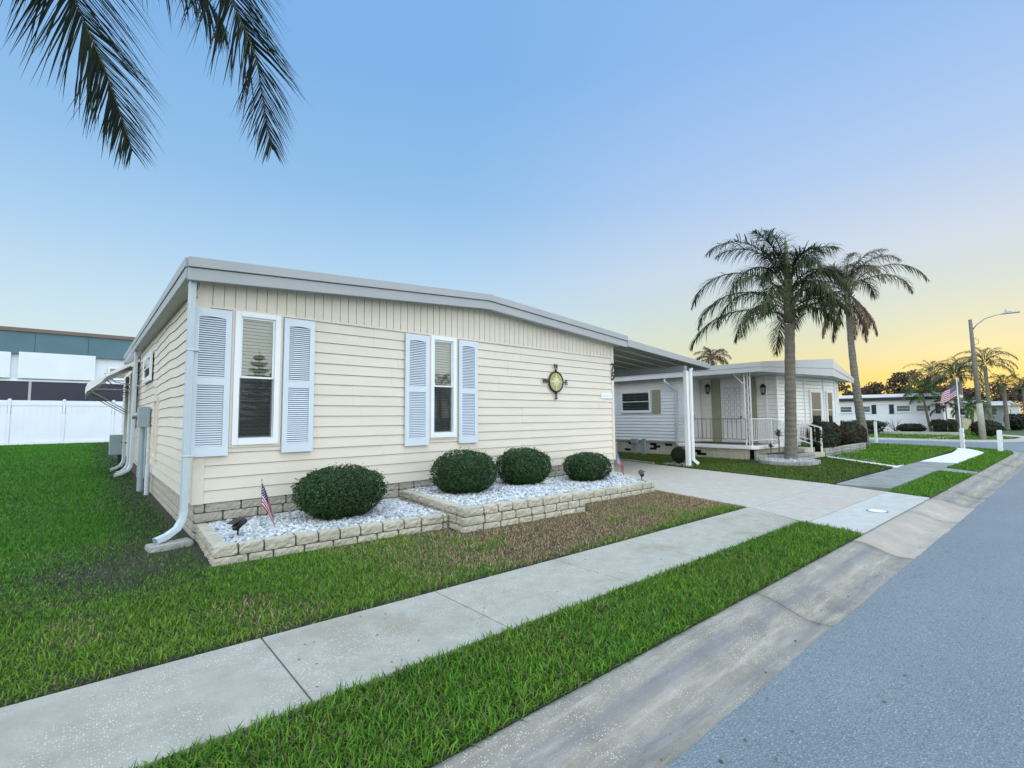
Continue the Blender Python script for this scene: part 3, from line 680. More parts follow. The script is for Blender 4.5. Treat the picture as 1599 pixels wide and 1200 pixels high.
# window trim (cream J-channel) and windows
for (x0, x1, z0, z1) in (W1, W2):
    t_ = MB(); t_.box(x0-.035, x0, HY-.028, HY+.12, z0-.03, z1-.004); t_.box(x1, x1+.035, HY-.028, HY+.12, z0-.03, z1-.004); t_.box(x0, x1, HY-.028, HY+.12, z0-.035, z0)
    t_.box(x0, x1, HY+.0, HY+.12, z1, z1+.02)
    H(t_, 'window_trim', M['cream'], bevel=.003)
    wi = window(None, (x0, HY, z0), (1, 0), x1-x0, z1-z0, fr=.075, frd=.045); attach(wi, home)
for x0, wd_ in ((1.035, .465), (2.20, .45), (4.255, .495), (5.435, .455)):
    attach(shutter(None, (x0, HY-.034, 1.09), (1, 0), wd_, 2.03, M['shutter']), home)
# side siding (long left wall), gently oil-canned
sd_ = MB()
def wavef(s, z):
    a = max(0, 1-abs(s-4.6)/4.2)*.9
    return .030*a*(z/3.1)*math.sin(1.9*s+z*.9)+.016*a*math.sin(4.3*s+2*z)*(z/3.1)
lap_wall(sd_, (HX0, 16.9), (HX0, HY+.10), FZ0, 3.46, (FZ1-FZ0)/16, wav=wavef, seg=.18)
lap_wall(sd_, (HX0, HYB), (HX0, 17.0), FZ0, 3.3, (FZ1-FZ0)/16)
H(sd_, 'side_siding', M['cream_side'])
sd_ = MB(); lap_wall(sd_, (HX1, HY+.1), (HX1, HYB), FZ0, 3.44, (FZ1-FZ0)/16); H(sd_, 'side_siding', M['cream_side'])
# roof slab, fascias
rf = MB()
def ridge_prism(x0, x1, y0, y1, zt, zb):
    xs = [x0]+[x for x in (6.02, 10.83) if x0 < x < x1]+[x1]
    for a, b in zip(xs[:-1], xs[1:]):
        e = 1e-4
        rf.add([(a, y0, zb(a+e)), (b, y0, zb(b-e)), (b, y0, zt(b-e)), (a, y0, zt(a+e)), (a, y1, zb(a+e)), (b, y1, zb(b-e)), (b, y1, zt(b-e)), (a, y1, zt(a+e))],
               [(0, 1, 2, 3), (5, 4, 7, 6), (3, 2, 6, 7), (1, 0, 4, 5)]+([(0, 3, 7, 4)] if a == x0 else [])+([(1, 5, 6, 2)] if b == x1 else []))
ridge_prism(.97, 10.80, 7.40, 20.6, lambda x: rooft(x)-.015, lambda x: roofz(x)+.06)
H(rf, 'roof', M['roof'])
def fascia_strip(pts_top, pts_bot, y0, y1):
    mb = MB(); n = len(pts_top)
    mb.extr([(x, y0, z) for x, z in pts_bot]+[(x, y0, z) for x, z in pts_top[::-1]], (0, y1-y0, 0)); return mb
E_ = 1e-4
def two(z): return None
T3 = [(.93, rooft(.93)), (6.02, rooft(6.02)), (10.83, rooft(10.83-E_))]; B3 = [(.93, roofz(.93)), (6.02, roofz(6.02)), (10.83, roofz(10.83-E_))]
Mid = [(x, b+(t_-b)*.56) for (x, t_), (_, b) in zip(T3, B3)]
H(fascia_strip(T3, Mid, 7.325, 7.40), 'fascia', M['trim'], bevel=.006)
H(fascia_strip([(x, z-.008) for x, z in Mid], B3, 7.352, 7.41), 'fascia', M['trim'], bevel=.006)
sf = MB()
for a, b in ((.97, 6.02), (6.02, 10.80)): sf.add([(a, 7.412, roofz(a)+.04), (b, 7.412, roofz(b-E_)+.04), (b, HY+.02, roofz(b-E_)+.04), (a, HY+.02, roofz(a)+.04)], [(3, 2, 1, 0)])
H(sf, 'soffit', M['soffit'])
# left eave: fascia and gutter
g_ = MB(); g_.box(.90, .968, 7.40, 20.6, 3.60, 3.733); g_.box(.915, .972, 7.41, 20.6, 3.45, 3.594); H(g_, 'eave_gutter', M['trim'], bevel=.006)
s2 = MB(); s2.box(.973, HX0+.02, HY, 20.6, 3.455, 3.475); H(s2, 'soffit', M['soffit'])
# carport: roof pan, fascia, beam, post
cp = MB(); y = 7.43; px = [(10.84+i*(15.55-10.84)/1) for i in (0, 1)]
while y < 19:
    y2 = y+.60
    for a0, a1, dz in ((y, y+.24, 0), (y+.24, y+.27, .035), (y+.27, y2, .035)):
        pass
    cp.add([(10.7, y, 3.56), (15.55, y, 3.235), (15.55, y+.52, 3.235), (10.7, y+.52, 3.56), (10.7, y+.52, 3.535), (15.55, y+.52, 3.21), (15.55, y2, 3.21), (10.7, y2, 3.535)],
           [(3, 2, 1, 0), (0, 1, 2, 3), (7, 6, 5, 4), (3, 4, 5, 2)])
    y = y2
H(cp, 'carport_roof', simple('carport_pan', (.50, .54, .47), .5, .25, .6))
cr = MB(); cr.extr([(10.7, 7.42, 3.585), (15.6, 7.42, 3.265), (15.6, 7.42, 3.315), (10.7, 7.42, 3.66)], (0, 11.6, 0)); H(cr, 'carport_roof', M['roof'])
H(fascia_strip([(10.835, rooft(10.84)-.02), (15.65, rooft(15.65))], [(10.835, roofz(10.84)+.03), (15.65, roofz(15.65))], 7.34, 7.415), 'fascia', M['trim'], bevel=.006)
bm = MB(); bm.box(15.55, 15.64, 7.42, 19, 3.13, 3.31); bm.box(14.16, 14.33, 7.5, 19, 3.02, 3.19); H(bm, 'carport_beam', M['trim'], bevel=.005)
po = MB(); po.box(14.16, 14.30, 7.44, 7.56, 0, 3.02); po.bar((14.37, 7.50, 2.62), (14.66, 7.50, 3.14), .05); po.bar((14.37, 7.5, 0.1), (14.37, 7.5, 2.62), .05, .05)
po.box(14.1, 14.36, 7.38, 7.62, 0.005, .02); H(po, 'carport_post', M['white'], bevel=.006)
ds = MB(); ds.bar((14.36, 7.40, 3.1), (14.36, 7.40, .18), .07, .09); ds.bar((14.36, 7.40, .20), (14.48, 7.3, .07), .07, .09); H(ds, 'downspout', M['white'], bevel=.008)
# downspouts of the left eave
def downspout(y, x=.99, ztop=3.46, foot=.10, out=.30, mat='gutter_white', w=.075):
    mb = MB(); r_ = w*.55
    pts = [(x, y, ztop), (x, y, foot+.30), (x-.015, y-.01, foot+.2), (x-.07, y-.04, foot+.10), (x-out*.6, y-.10, foot+.035), (x-out, y-.15, foot)]
    n = len(pts); vs = []
    dirs = [(Vector(pts[min(i+1, n-1)])-Vector(pts[max(i-1, 0)])).normalized() for i in range(n)]
    sdv = Vector((-.15, 1, 0)).normalized(); prev = None
    for p, d in zip(pts, dirs):
        a = (sdv-d*sdv.dot(d)).normalized(); b = d.cross(a)
        vs += [Vector(p)+a*i*w*.62+b*j*w*.5 for i, j in ((-1, -1), (1, -1), (1, 1), (-1, 1))]
    mb.add(vs, [(4*k+i, 4*k+(i+1) % 4, 4*k+4+(i+1) % 4, 4*k+4+i) for k in range(n-1) for i in range(4)]+[(3, 2, 1, 0)])
    for z in (1.1, 2.5): mb.box(x-w*.62, x+.10, y-w*.72, y+w*.72, z, z+.025)
    return mb
H(downspout(7.50, 1.005, 3.44), 'downspout', M['gutter_white'], bevel=.008)
H(downspout(16.4, .98, 3.46, .14, .34), 'downspout', M['gutter_white'], bevel=.008)
H(downspout(18.6, .93, 2.9, .12, .3), 'downspout', M['gutter_white'], bevel=.008)
H(downspout(17.5, .98, 2.9, .10, .26), 'downspout', M['gutter_white'], bevel=.008)
# side window, cable chase, meter
wi = window(None, (HX0-.022, 15.0, 2.47), (0, -1), 1.75, .66, fr=.09, frd=.03, lower_screen=False, blinds=True, rec=.35); attach(wi, home)
ch = MB(); X_c = HX0-.05
for y0, y1, z0, z1 in ((11.9, 11.98, .78, 2.05), (12.42, 12.5, .78, 2.05), (11.98, 12.42, 1.97, 2.05), (11.98, 12.42, .78, .86)): ch.box(X_c, HX0, y0, y1, z0, z1)
H(ch, 'service_panel_trim', M['cream'], bevel=.004)
mt = MB(); mt.box(.90, 1.085, 13.30, 13.66, 1.42, 1.88); mt.box(.885, .90, 13.32, 13.64, 1.44, 1.86); H(mt, 'meter_box', M['greybox'], bevel=.01)
mt = MB(); mt.tube([(.99, 13.8, 1.68), (.80, 13.8, 1.68)], .075, 16); H(mt, 'meter_dial', M['steel'])
mt = MB(); mt.tube([(.985, 13.5, 1.42), (.985, 13.5, 0.0)], .066, 14); mt.tube([(1.03, 13.33, 1.42), (1.03, 13.33, .3)], .02, 8); H(mt, 'meter_conduit', M['greybox'], smooth=False)
ap = MB(); ap.tube([(1.04, 12.75, .0), (1.04, 12.75, .62)], .045, 12); H(ap, 'standpipe', M['gutter_white'])
# rear porch part: dark door opening, pipe, awning with its frame
dk = MB(); dk.box(HX0-.03, HX0-.012, 17.3, 18.3, 1.35, 2.95); H(dk, 'porch_window', M['navy'])
pp = MB(); pp.tube([(.97, 16.75, 1.6), (.97, 16.75, 3.02)], .035, 10); pp.lathe([(.035, 0), (.07, .03), (.07, .06), (.02, .10)], 12, (.97, 16.75, 3.02)); H(pp, 'vent_pipe', simple('pipe_beige', (.5, .46, .33), .5))
aw = MB(); N_ = 14; y0, y1 = 16.9, 20.2
prof = []
for i in range(N_+1):
    t_ = i/N_; 
    if t_ < .72: u = t_/.72; prof.append((1.09-1.0*u, 3.30-.66*u))
    else: u = (t_-.72)/.28*PI*.55; prof.append((.09-.11*math.sin(u), 2.64-.17*(1-math.cos(u))-.12*u/1.7))
k = len(prof); vs = []
for yy in (y0, y1):
    vs += [(x, yy, z) for x, z in prof]+[(x+.02, yy, z-.07) for x, z in prof]
fs = [(i, i+1, 2*k+i+1, 2*k+i) for i in range(k-1)]+[(k+i+1, k+i, 3*k+i, 3*k+i+1) for i in range(k-1)]
fs += [(i+1, i, k+i, k+i+1) for i in range(k-1)]+[(2*k+i, 2*k+i+1, 3*k+i+1, 3*k+i) for i in range(k-1)]
aw.add(vs, fs); H(aw, 'awning', M['white'])
wg = MB()   # end cheeks of the awning
for yy in (y0+.004, y1-.01):
    wg = MB(); wg.extr([(x+.004, yy, z-.012) for x, z in prof[6:]]+[(.30, yy, 2.62)], (0, .006, 0)); H(wg, 'awning_cheek', M['white'])
ab = MB()
for yy in (16.95, 18.5, 20.1):
    ab.tube([(.03, yy, 2.42), (1.05, yy, 2.42)], .012, 6); ab.tube([(.10, yy, 2.36), (1.0, yy, 1.75)], .012, 6); ab.tube([(.35, yy, 2.86), (.6, yy, 2.62), (1.0, yy, 2.55)], .014, 6)
ab.tube([(.06, 16.95, 2.42), (.06, 20.1, 2.42)], .012, 6); H(ab, 'awning_frame', M['steel'])
ac = MB(); ac.box(.60, .92, 19.0, 19.5, .52, 1.12); H(ac, 'utility_box', M['greybox'], bevel=.01)
ac = MB(); ac.tube([(.85, 19.2, .9), (1.0, 18.2, .9), (1.02, 17.9, .5), (1.0, 17.9, .2)], .02, 8); ac.tube([(.85, 19.2, .52), (.85, 19.2, 0)], .05, 8); H(ac, 'conduit', M['black'])
# block skirt under the siding
def block_run(mb, a, dirv, L, zs, depth, rs, lens=(.34, .44, .30), h=.122, gap=.005, start_off=0, amp=.010):
    dirv = Vector((*dirv, 0)).normalized()
    for k, z in enumerate(zs):
        s = -start_off*(k % 2)
        while s < L-.02:
            l = rs.choice(lens); s0 = max(s, 0); s1 = min(s+l, L)
            if L-s1 < .07: s1 = L
            if s1-s0 > .03:
                o = Vector((a[0], a[1], z))+dirv*s0
                mb.rough_block(o+dirv*gap, dirv, s1-s0-2*gap, depth, h, amp=amp)
            s = s1 if s1 == L else s+l
    return mb
rs = random.Random(3)
sk = MB(); block_run(sk, (HX0+.02, HY-.002), (1, 0), HX1-HX0-.02, (-.045, .080, .205, .330), .10, rs, start_off=.18, h=.121)
H(sk, 'block_skirt', M['block_skirt'])
sk = MB(); block_run(sk, (HX0+.02, 17.0), (0, -1), 9.28, (-.045, .080, .205, .330), .10, rs, start_off=.18, h=.121, amp=.005)
H(sk, 'block_skirt', M['block_skirt'])
mo = MB(); mo.box(HX0+.034, HX1-.03, HY+.02, HY+.12, -.1, .45); mo.box(HX0+.034, HX0+.11, HY+.03, HYB, -.1, .45); mo.box(HX1-.2, HX1-.05, HY+.03, HYB, -.1, .45); H(mo, 'mortar', M['mortar'])

# house number, plaque, compass
def text_mesh(s, size, mat, name, parent, loc, depth=.006, bold=.0):
    cu = bpy.data.curves.new(name, 'FONT'); cu.body = s; cu.size = size; cu.extrude = depth; cu.offset = bold; cu.align_x = 'CENTER'; cu.align_y = 'CENTER'
    to = bpy.data.objects.new(name+'_tmp', cu); COL.objects.link(to)
    dg = bpy.context.evaluated_depsgraph_get(); me = bpy.data.meshes.new_from_object(to.evaluated_get(dg)); bpy.data.objects.remove(to)
    o = bpy.data.objects.new(name, me); COL.objects.link(o); me.materials.clear(); me.materials.append(mat)
    o.rotation_euler = (PI/2, 0, 0); o.location = loc
    if parent: o.parent = parent
    return o
hn = thing('house_number', 'black numerals 75 one above the other on the right corner trim under the carport edge', 'house number', (HX1-.04, HY-.042, 2.77))
text_mesh('7', .29, M['iron'], 'numeral', hn, (0, 0, .115), bold=.009); text_mesh('5', .29, M['iron'], 'numeral', hn, (0, 0, -.115), bold=.009)
pq = MB(); pq.box(9.98, 10.44, HY-.036, HY-.018, 2.06, 2.19); o = pq.build('wall_plaque', M['vinyl'], bevel=.004); tag(o, 'small blank white plaque on the cream siding near the right corner', 'plaque')
q2 = MB(); q2.box(10.03, 10.39, HY-.039, HY-.037, 2.122, 2.132); attach(q2.build('text_line', simple('plaque_line', (.4, .5, .65), .5), None), o); o.children[0].matrix_parent_inverse = Matrix()
cc = Vector((8.23, HY-.055, 2.41)); cpz = thing('wall_compass', 'round black iron compass rose with pale yellow face hanging on the cream siding', 'wall decoration', cc)
def ringmesh(R0, r0, n=40, sx=1.0):
    mb = MB(); pts = []
    for i in range(n):
        for j in range(8):
            a, b = 2*PI*i/n, 2*PI*j/8; q = R0+r0*math.cos(b); pts.append((q*math.cos(a)*sx, r0*math.sin(b)*.8, q*math.sin(a)))
    mb.add(pts, [(i*8+j, ((i+1) % n)*8+j, ((i+1) % n)*8+(j+1) % 8, i*8+(j+1) % 8) for i in range(n) for j in range(8)]); return mb
ringmesh(.235, .021, 44).build('ring', M['iron'], cpz, smooth=True)
d_ = MB(); d_.lathe([(.21, 0), (.21, .006)], 36, M=Matrix.Rotation(PI/2, 4, 'X')); d_.build('face', M['brass'], cpz)
st = MB()
for k_i in range(8):
    a = PI/2*k_i/2*1.0; L_ = .235 if k_i % 2 == 0 else .15; wdt = .042
    ux, uz = math.cos(a), math.sin(a); vx, vz = -uz, ux
    st.add([(0, -.024, 0), (ux*wdt+vx*wdt, -.012, uz*wdt+vz*wdt), (ux*L_, -.010, uz*L_), (ux*wdt-vx*wdt, -.012, uz*wdt-vz*wdt)], [(0, 1, 2), (0, 2, 3)])
st.build('star', simple('compass_star', (.70, .66, .38), .45, .25, 25), cpz)
ringmesh(.05, .010, 20).build('centre_ring', M['iron'], cpz, smooth=True)
for a in (0, PI/2, PI, 3*PI/2):
    ux, uz = math.cos(a), math.sin(a)
    ar = MB(); ar.bar((ux*.23, 0, uz*.23), (ux*.29, 0, uz*.29), .05, .02); ar.bar((ux*.27, 0, uz*.27), (ux*.31, 0, uz*.31), .022, .02); ar.build('arm', M['iron'], cpz)
text_mesh('N', .15, M['iron'], 'letter', cpz, (0, 0, .365), bold=.006); text_mesh('S', .15, M['iron'], 'letter', cpz, (0, 0, -.365), bold=.006)
text_mesh('W', .15, M['iron'], 'letter', cpz, (-.375, 0, 0), bold=.006); text_mesh('E', .15, M['iron'], 'letter', cpz, (.365, 0, 0), bold=.006)

# ------------------------------------------------------------------ planters
def planter(name, label, pts, tops, inner_poly, gz, seedn, slants=None):
    rt = thing(name, label, 'planter', (pts[1][0], pts[1][1], 0), group=None)
    rs = random.Random(seedn)
    for i in range(len(pts)-1):
        a, b = Vector((*pts[i], 0)), Vector((*pts[i+1], 0)); L = (b-a).length; mb = MB()
        inset = .16 if i else 0
        block_run(mb, (a.x, a.y), (b-a)[:2], L, tops, .155, rs, start_off=.16*(1+i % 2), h=.121, lens=(.26, .34, .30))
        attach(mb.build('block_course', M['block']), rt)
    mb = MB()
    for i in range(len(pts)-1):
        a, b = Vector((*pts[i], 0)), Vector((*pts[i+1], 0)); d = (b-a).normalized(); n = Vector((-d.y, d.x, 0))
        p = [a+d*.02+n*.025, b-d*.02+n*.025, b-d*.02+n*.12, a+d*.02+n*.12]
        mb.prism([(q.x, q.y) for q in p], -.1, tops[-1]+.10)
    attach(mb.build('mortar', M['mortar']), rt)
    mb = MB(); mb.prism(inner_poly, -.1, gz-.02); attach(mb.build('bed_soil', M['soil']), rt)
    return rt
P1 = [(1.16, 7.60), (1.10, 6.10), (3.98, 5.83)]
P2 = [(4.18, 7.55), (3.97, 5.43), (6.36, 5.22), (6.88, 7.55)]
P3 = [(6.50, 5.71), (9.08, 5.55), (10.15, 7.4)]
PB = [None]
planter('planter', 'low two-course block planter at the left corner with small flag and one wide bush', P1, (-.045, .080), [(1.22, 7.6), (1.2, 6.18), (3.95, 5.92), (4.05, 7.6)], .16, 1)
planter('planter', 'tall three-course block planter in the middle holding two round bushes', P2, (-.045, .080, .205), [(4.26, 7.6), (4.1, 5.52), (6.3, 5.32), (6.8, 7.6)], .29, 2)
planter('planter', 'low block planter at the right end next to the driveway with small bush', P3, (-.045, .080), [(6.55, 5.8), (9.0, 5.64), (9.5, 6.4), (10.2, 7.6), (6.95, 7.6)], .165, 3)
ico_v, ico_f = [], []
ph = (1+5**.5)/2
for a in (-1, 1):
    for b in (-ph, ph): ico_v += [(0, a, b), (a, b, 0), (b, 0, a)]
ico_v = np.array(ico_v, float); ico_v /= np.linalg.norm(ico_v[0])
from itertools import combinations
dmin = min(np.linalg.norm(ico_v[i]-ico_v[j]) for i, j in combinations(range(12), 2))
for i, j, k in combinations(range(12), 3):
    if all(abs(np.linalg.norm(ico_v[p]-ico_v[q])-dmin) < 1e-6 for p, q in ((i, j), (j, k), (i, k))):
        nrm = np.cross(ico_v[j]-ico_v[i], ico_v[k]-ico_v[i]); ico_f.append((i, j, k) if nrm @ ico_v[i] > 0 else (i, k, j))
ico_f = np.array(ico_f)
def stones(name, poly, z, size, n, seed, mat, cols, mound=.0, label=None):
    rs = np.random.default_rng(seed); xs = [p[0] for p in poly]; ys = [p[1] for p in poly]
    x = rs.uniform(min(xs), max(xs), n); y = rs.uniform(min(ys), max(ys), n); k = in_poly(poly, x, y); x, y = x[k], y[k]; n = len(x)
    sz = size*rs.uniform(.55, 1.25, (n, 1))*np.stack([rs.uniform(.7, 1.3, n), rs.uniform(.7, 1.2, n), rs.uniform(.45, .8, n)], 1)
    V = ico_v[None]*sz[:, None, :]*rs.uniform(.75, 1.2, (n, 12, 1))
    A = rs.uniform(0, 2*PI, n); B = rs.normal(0, .5, n); ca, sa, cb, sb = np.cos(A), np.sin(A), np.cos(B), np.sin(B)
    Rx = np.zeros((n, 3, 3)); Rx[:, 0, 0] = 1; Rx[:, 1, 1] = cb; Rx[:, 1, 2] = -sb; Rx[:, 2, 1] = sb; Rx[:, 2, 2] = cb
    Rz = np.zeros((n, 3, 3)); Rz[:, 2, 2] = 1; Rz[:, 0, 0] = ca; Rz[:, 0, 1] = -sa; Rz[:, 1, 0] = sa; Rz[:, 1, 1] = ca
    V = np.einsum('nij,nkj->nki', Rz @ Rx, V)
    zz = z+rs.uniform(-.012, .022, n)+mound*fbm(x, y, 1.5, seed)
    V += np.stack([x, y, zz], 1)[:, None]
    T = (np.arange(n)[:, None, None]*12+ico_f[None]).reshape(-1, 3)
    C = cols[rs.integers(0, len(cols), n)]*rs.uniform(.8, 1.1, (n, 1))
    o = np_mesh(name, V.reshape(-1, 3), None, mat, colattr=np.repeat(C, 12, 0), tris=T); tag(o, kind='stuff'); return o
SC = np.array([(.62, .66, .70), (.70, .72, .73), (.50, .55, .60), (.74, .77, .79), (.30, .33, .36), (.56, .54, .48), (.64, .68, .74), (.42, .46, .5)])*.86
stones('gravel', [(1.26, 7.6), (1.25, 6.27), (3.97, 6.0), (4.1, 7.6)], .155, .030, 7600, 1, M['stone'], SC, .03)
stones('gravel', [(4.32, 7.6), (4.14, 5.6), (6.22, 5.4), (6.7, 7.6)], .285, .030, 7600, 2, M['stone'], SC, .03)
stones('gravel', [(6.65, 5.88), (8.95, 5.74), (9.35, 6.4), (10.0, 7.55), (7.05, 7.6)], .160, .030, 8000, 3, M['stone'], SC, .03)

# ------------------------------------------------------------------ leaf shells for bushes
def bush(name, label, c, rad, n, leaf, cols, seed, cat='bush', group=None, flat=.0, boxy=2.0, core=True, stem=True, taper=.34, shell=.13):
    rs = np.random.default_rng(seed); cx_, cy_, cz_ = c; rt = thing(name, label, cat, (cx_, cy_, max(0, cz_-rad[2]-.05)), group=group)
    d = rs.normal(size=(n, 3)); d /= np.linalg.norm(d, axis=1)[:, None]
    p = np.abs(d)**(2/boxy)*np.sign(d); q = (np.abs(p)**boxy).sum(1)**(1/boxy); p = p/q[:, None]
    lump = 1+.085*np.array([noise.noise(Vector(v)*2.3+Vector((seed, 0, 0))) for v in d])+.045*np.array([noise.noise(Vector(v)*7+Vector((seed, 3, 0))) for v in d])
    depth = 1-np.abs(rs.normal(0, shell*.5, n)); stick = rs.random(n) < .05; depth[stick] = 1+rs.uniform(0, .10, stick.sum())
    tp_ = 1-taper*np.clip(-p[:, 2], 0, 1)**1.5; pt = p*np.stack([tp_, tp_, np.ones(n)], 1)
    P_ = pt*np.array(rad)*(lump*depth)[:, None]+np.array(c)
    nrm = d/np.array(rad); nrm /= np.linalg.norm(nrm, axis=1)[:, None]
    nn = nrm+rs.normal(0, .55, (n, 3)); nn /= np.linalg.norm(nn, axis=1)[:, None]
    a = np.cross(nn, rs.normal(size=(n, 3))); a /= np.linalg.norm(a, axis=1)[:, None]; b = np.cross(nn, a)
    s = leaf*rs.uniform(.6, 1.3, (n, 1)); V = np.stack([P_-a*s, P_+b*s*.45+nn*s*.1, P_+a*s, P_-b*s*.45+nn*s*.1], 1).reshape(-1, 3)
    Q = np.arange(n)[:, None]*4+np.array([[0, 1, 2, 3]])
    C = cols[rs.integers(0, len(cols), n)]*rs.uniform(.7, 1.25, (n, 1))
    o = np_mesh('foliage', V, Q, M['leaf'], colattr=np.repeat(C, 4, 0)); attach(o, rt)
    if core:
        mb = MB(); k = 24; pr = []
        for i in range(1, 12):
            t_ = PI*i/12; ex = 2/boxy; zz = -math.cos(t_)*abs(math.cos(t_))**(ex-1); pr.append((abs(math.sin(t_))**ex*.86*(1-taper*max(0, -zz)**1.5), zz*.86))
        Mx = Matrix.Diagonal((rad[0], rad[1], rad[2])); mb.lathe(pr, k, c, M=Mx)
        attach(mb.build('shade_core', M['bush_core'], smooth=True), rt)
    if stem:
        mb = MB(); z0 = max(0, cz_-rad[2]-.12)
        for i in range(4):
            a_ = i*1.7; mb.tube([(cx_+.03*math.cos(a_), cy_+.03*math.sin(a_), z0-.05), (cx_+rad[0]*.25*math.cos(a_), cy_+rad[1]*.25*math.sin(a_), cz_-rad[2]*.5)], .014, 6)
        attach(mb.build('stem', M['wood']), rt)
    return rt
M['bush_core'] = simple('bush_inner_shade', (.012, .018, .008), .95, .4, 20)  # near-black solid core: inner shade of the bushes set by colour
BC = np.array([(.018, .056, .014), (.026, .074, .016), (.012, .036, .010), (.040, .095, .020)])
bush('round_bush', 'largest clipped round dark bush, in the left planter behind the flag', (2.80, 6.82, .52), (.63, .50, .385), 17000, .017, BC, 1, group='clipped bushes in the planters', boxy=2.35)
bush('round_bush', 'clipped round bush at the left of the tall middle planter', (4.93, 6.72, .62), (.565, .50, .40), 15000, .017, BC, 2, group='clipped bushes in the planters', boxy=2.35)
bush('round_bush', 'clipped round bush at the right of the tall middle planter', (6.37, 6.75, .60), (.54, .49, .39), 14000, .018, BC, 3, group='clipped bushes in the planters', boxy=2.3)
bush('round_bush', 'smallest clipped bush, in the right planter beside the house corner', (8.36, 6.8, .45), (.56, .45, .34), 11000, .019, BC, 4, group='clipped bushes in the planters', boxy=2.5)

# ------------------------------------------------------------------ small flags and solar lights
def flag_mat(name, u0, v0, su, sv):
    # stars and stripes from UV: u along the fly, v up the hoist
    t = NT(name); uv = t.n('ShaderNodeUVMap'); sp = t.n('ShaderNodeSeparateXYZ'); t.l(uv.outputs[0], sp.inputs[0]); U, Vv = sp.outputs[0], sp.outputs[1]
    stripe = t.math('MODULO', t.math('FLOOR', t.math('MULTIPLY', t.math('SUBTRACT', 1, Vv), 13)), 2)
    col = t.mix(stripe, (.36, .008, .03), (.74, .70, .72))
    inc = t.math('MULTIPLY', t.math('LESS_THAN', U, .40), t.math('GREATER_THAN', Vv, 6/13))
    # staggered star grid
    gu = t.math('MULTIPLY', t.math('DIVIDE', U, .40), 11); gv = t.math('MULTIPLY', t.math('DIVIDE', t.math('SUBTRACT', 1, Vv), 7/13), 9)
    gu, gv = t.math('ADD', gu, .0), t.math('ADD', gv, .0)
    cu, cv = t.math('FLOOR', gu), t.math('FLOOR', gv)
    par = t.math('MODULO', t.math('ADD', cu, cv), 2)
    du = t.math('SUBTRACT', t.math('FRACT', gu), .5); dv = t.math('SUBTRACT', t.math('FRACT', gv), .5)
    rr = t.math('ADD', t.math('MULTIPLY', du, du), t.math('MULTIPLY', dv, dv))
    star = t.math('MULTIPLY', t.math('LESS_THAN', rr, .10), t.math('SUBTRACT', 1, par))
    can = t.mix(star, (.012, .018, .12), (.85, .85, .88))
    t.base(t.mix(inc, col, can)); t.rough(.7)
    d = t.n('ShaderNodeBsdfTranslucent'); mx = t.n('ShaderNodeMixShader'); mx.inputs[0].default_value = .08
    t.l(t.p.inputs['Base Color'].links[0].from_socket, d.inputs[0]); t.l(t.p.outputs[0], mx.inputs[1]); t.l(d.outputs[0], mx.inputs[2]); t.l(mx.outputs[0], t.t.nodes['Material Output'].inputs[0]); return t.m
M['flag'] = flag_mat('flag_cloth', 0, 0, 1, 1)
def cloth(fn, nu, nv, parent, name='cloth'):
    vs = []; uv = []
    for i in range(nu+1):
        for j in range(nv+1): vs.append(fn(i/nu, j/nv)); uv.append((i/nu, j/nv))
    fs = [(i*(nv+1)+j, (i+1)*(nv+1)+j, (i+1)*(nv+1)+j+1, i*(nv+1)+j+1) for i in range(nu) for j in range(nv)]
    me = bpy.data.meshes.new(name); me.from_pydata(vs, [], fs); l = me.uv_layers.new(name='UVMap')
    for lp in me.loops: l.data[lp.index].uv = uv[lp.vertex_index]
    for p in me.polygons: p.use_smooth = True
    me.materials.append(M['flag']); o = bpy.data.objects.new(name, me); COL.objects.link(o); o.parent = parent; return o
def small_flag(label, loc, rz, h=.62, hoist=.30, fly=.46, s=1):
    rt = thing('small_flag', label, 'flag', loc, rz)
    MB().tube([(0, 0, -.1), (0, 0, h)], .0035, 6).lathe([(.001, -.0), (.009, .008), (.003, .03)], 8, (0, 0, h)).build('pole', M['wood'], rt)
    def fn(u, v):        # hangs limp from its top corner, folds narrow towards the pole
        top = h-.015-(1-v)*hoist
        drop = u*fly; spread = (.15+.62*(1-v))*.0+1
        x = .006+.155*u*(1-.15*v)+.014*math.sin(u*9+v*5)*u; z = top-drop*.86*(1-.15*(1-v))
        x = -.02*u+s*(.21*u**.8*(1-.25*v))+.008*math.sin(v*11)*u; y = .030*math.sin(u*3+v*9)*min(1, u*3)+.016*math.sin(v*15+u*4)*u
        return (x, y, z)
    cloth(fn, 26, 22, rt); return rt
small_flag('small stars and stripes flag on a stick in the left planter beside the wide bush', (1.76, 6.86, .15), R(-10), .63)
small_flag('small stars and stripes flag drooping at the right corner of the house', (9.46, 6.78, .16), R(-30), .62)
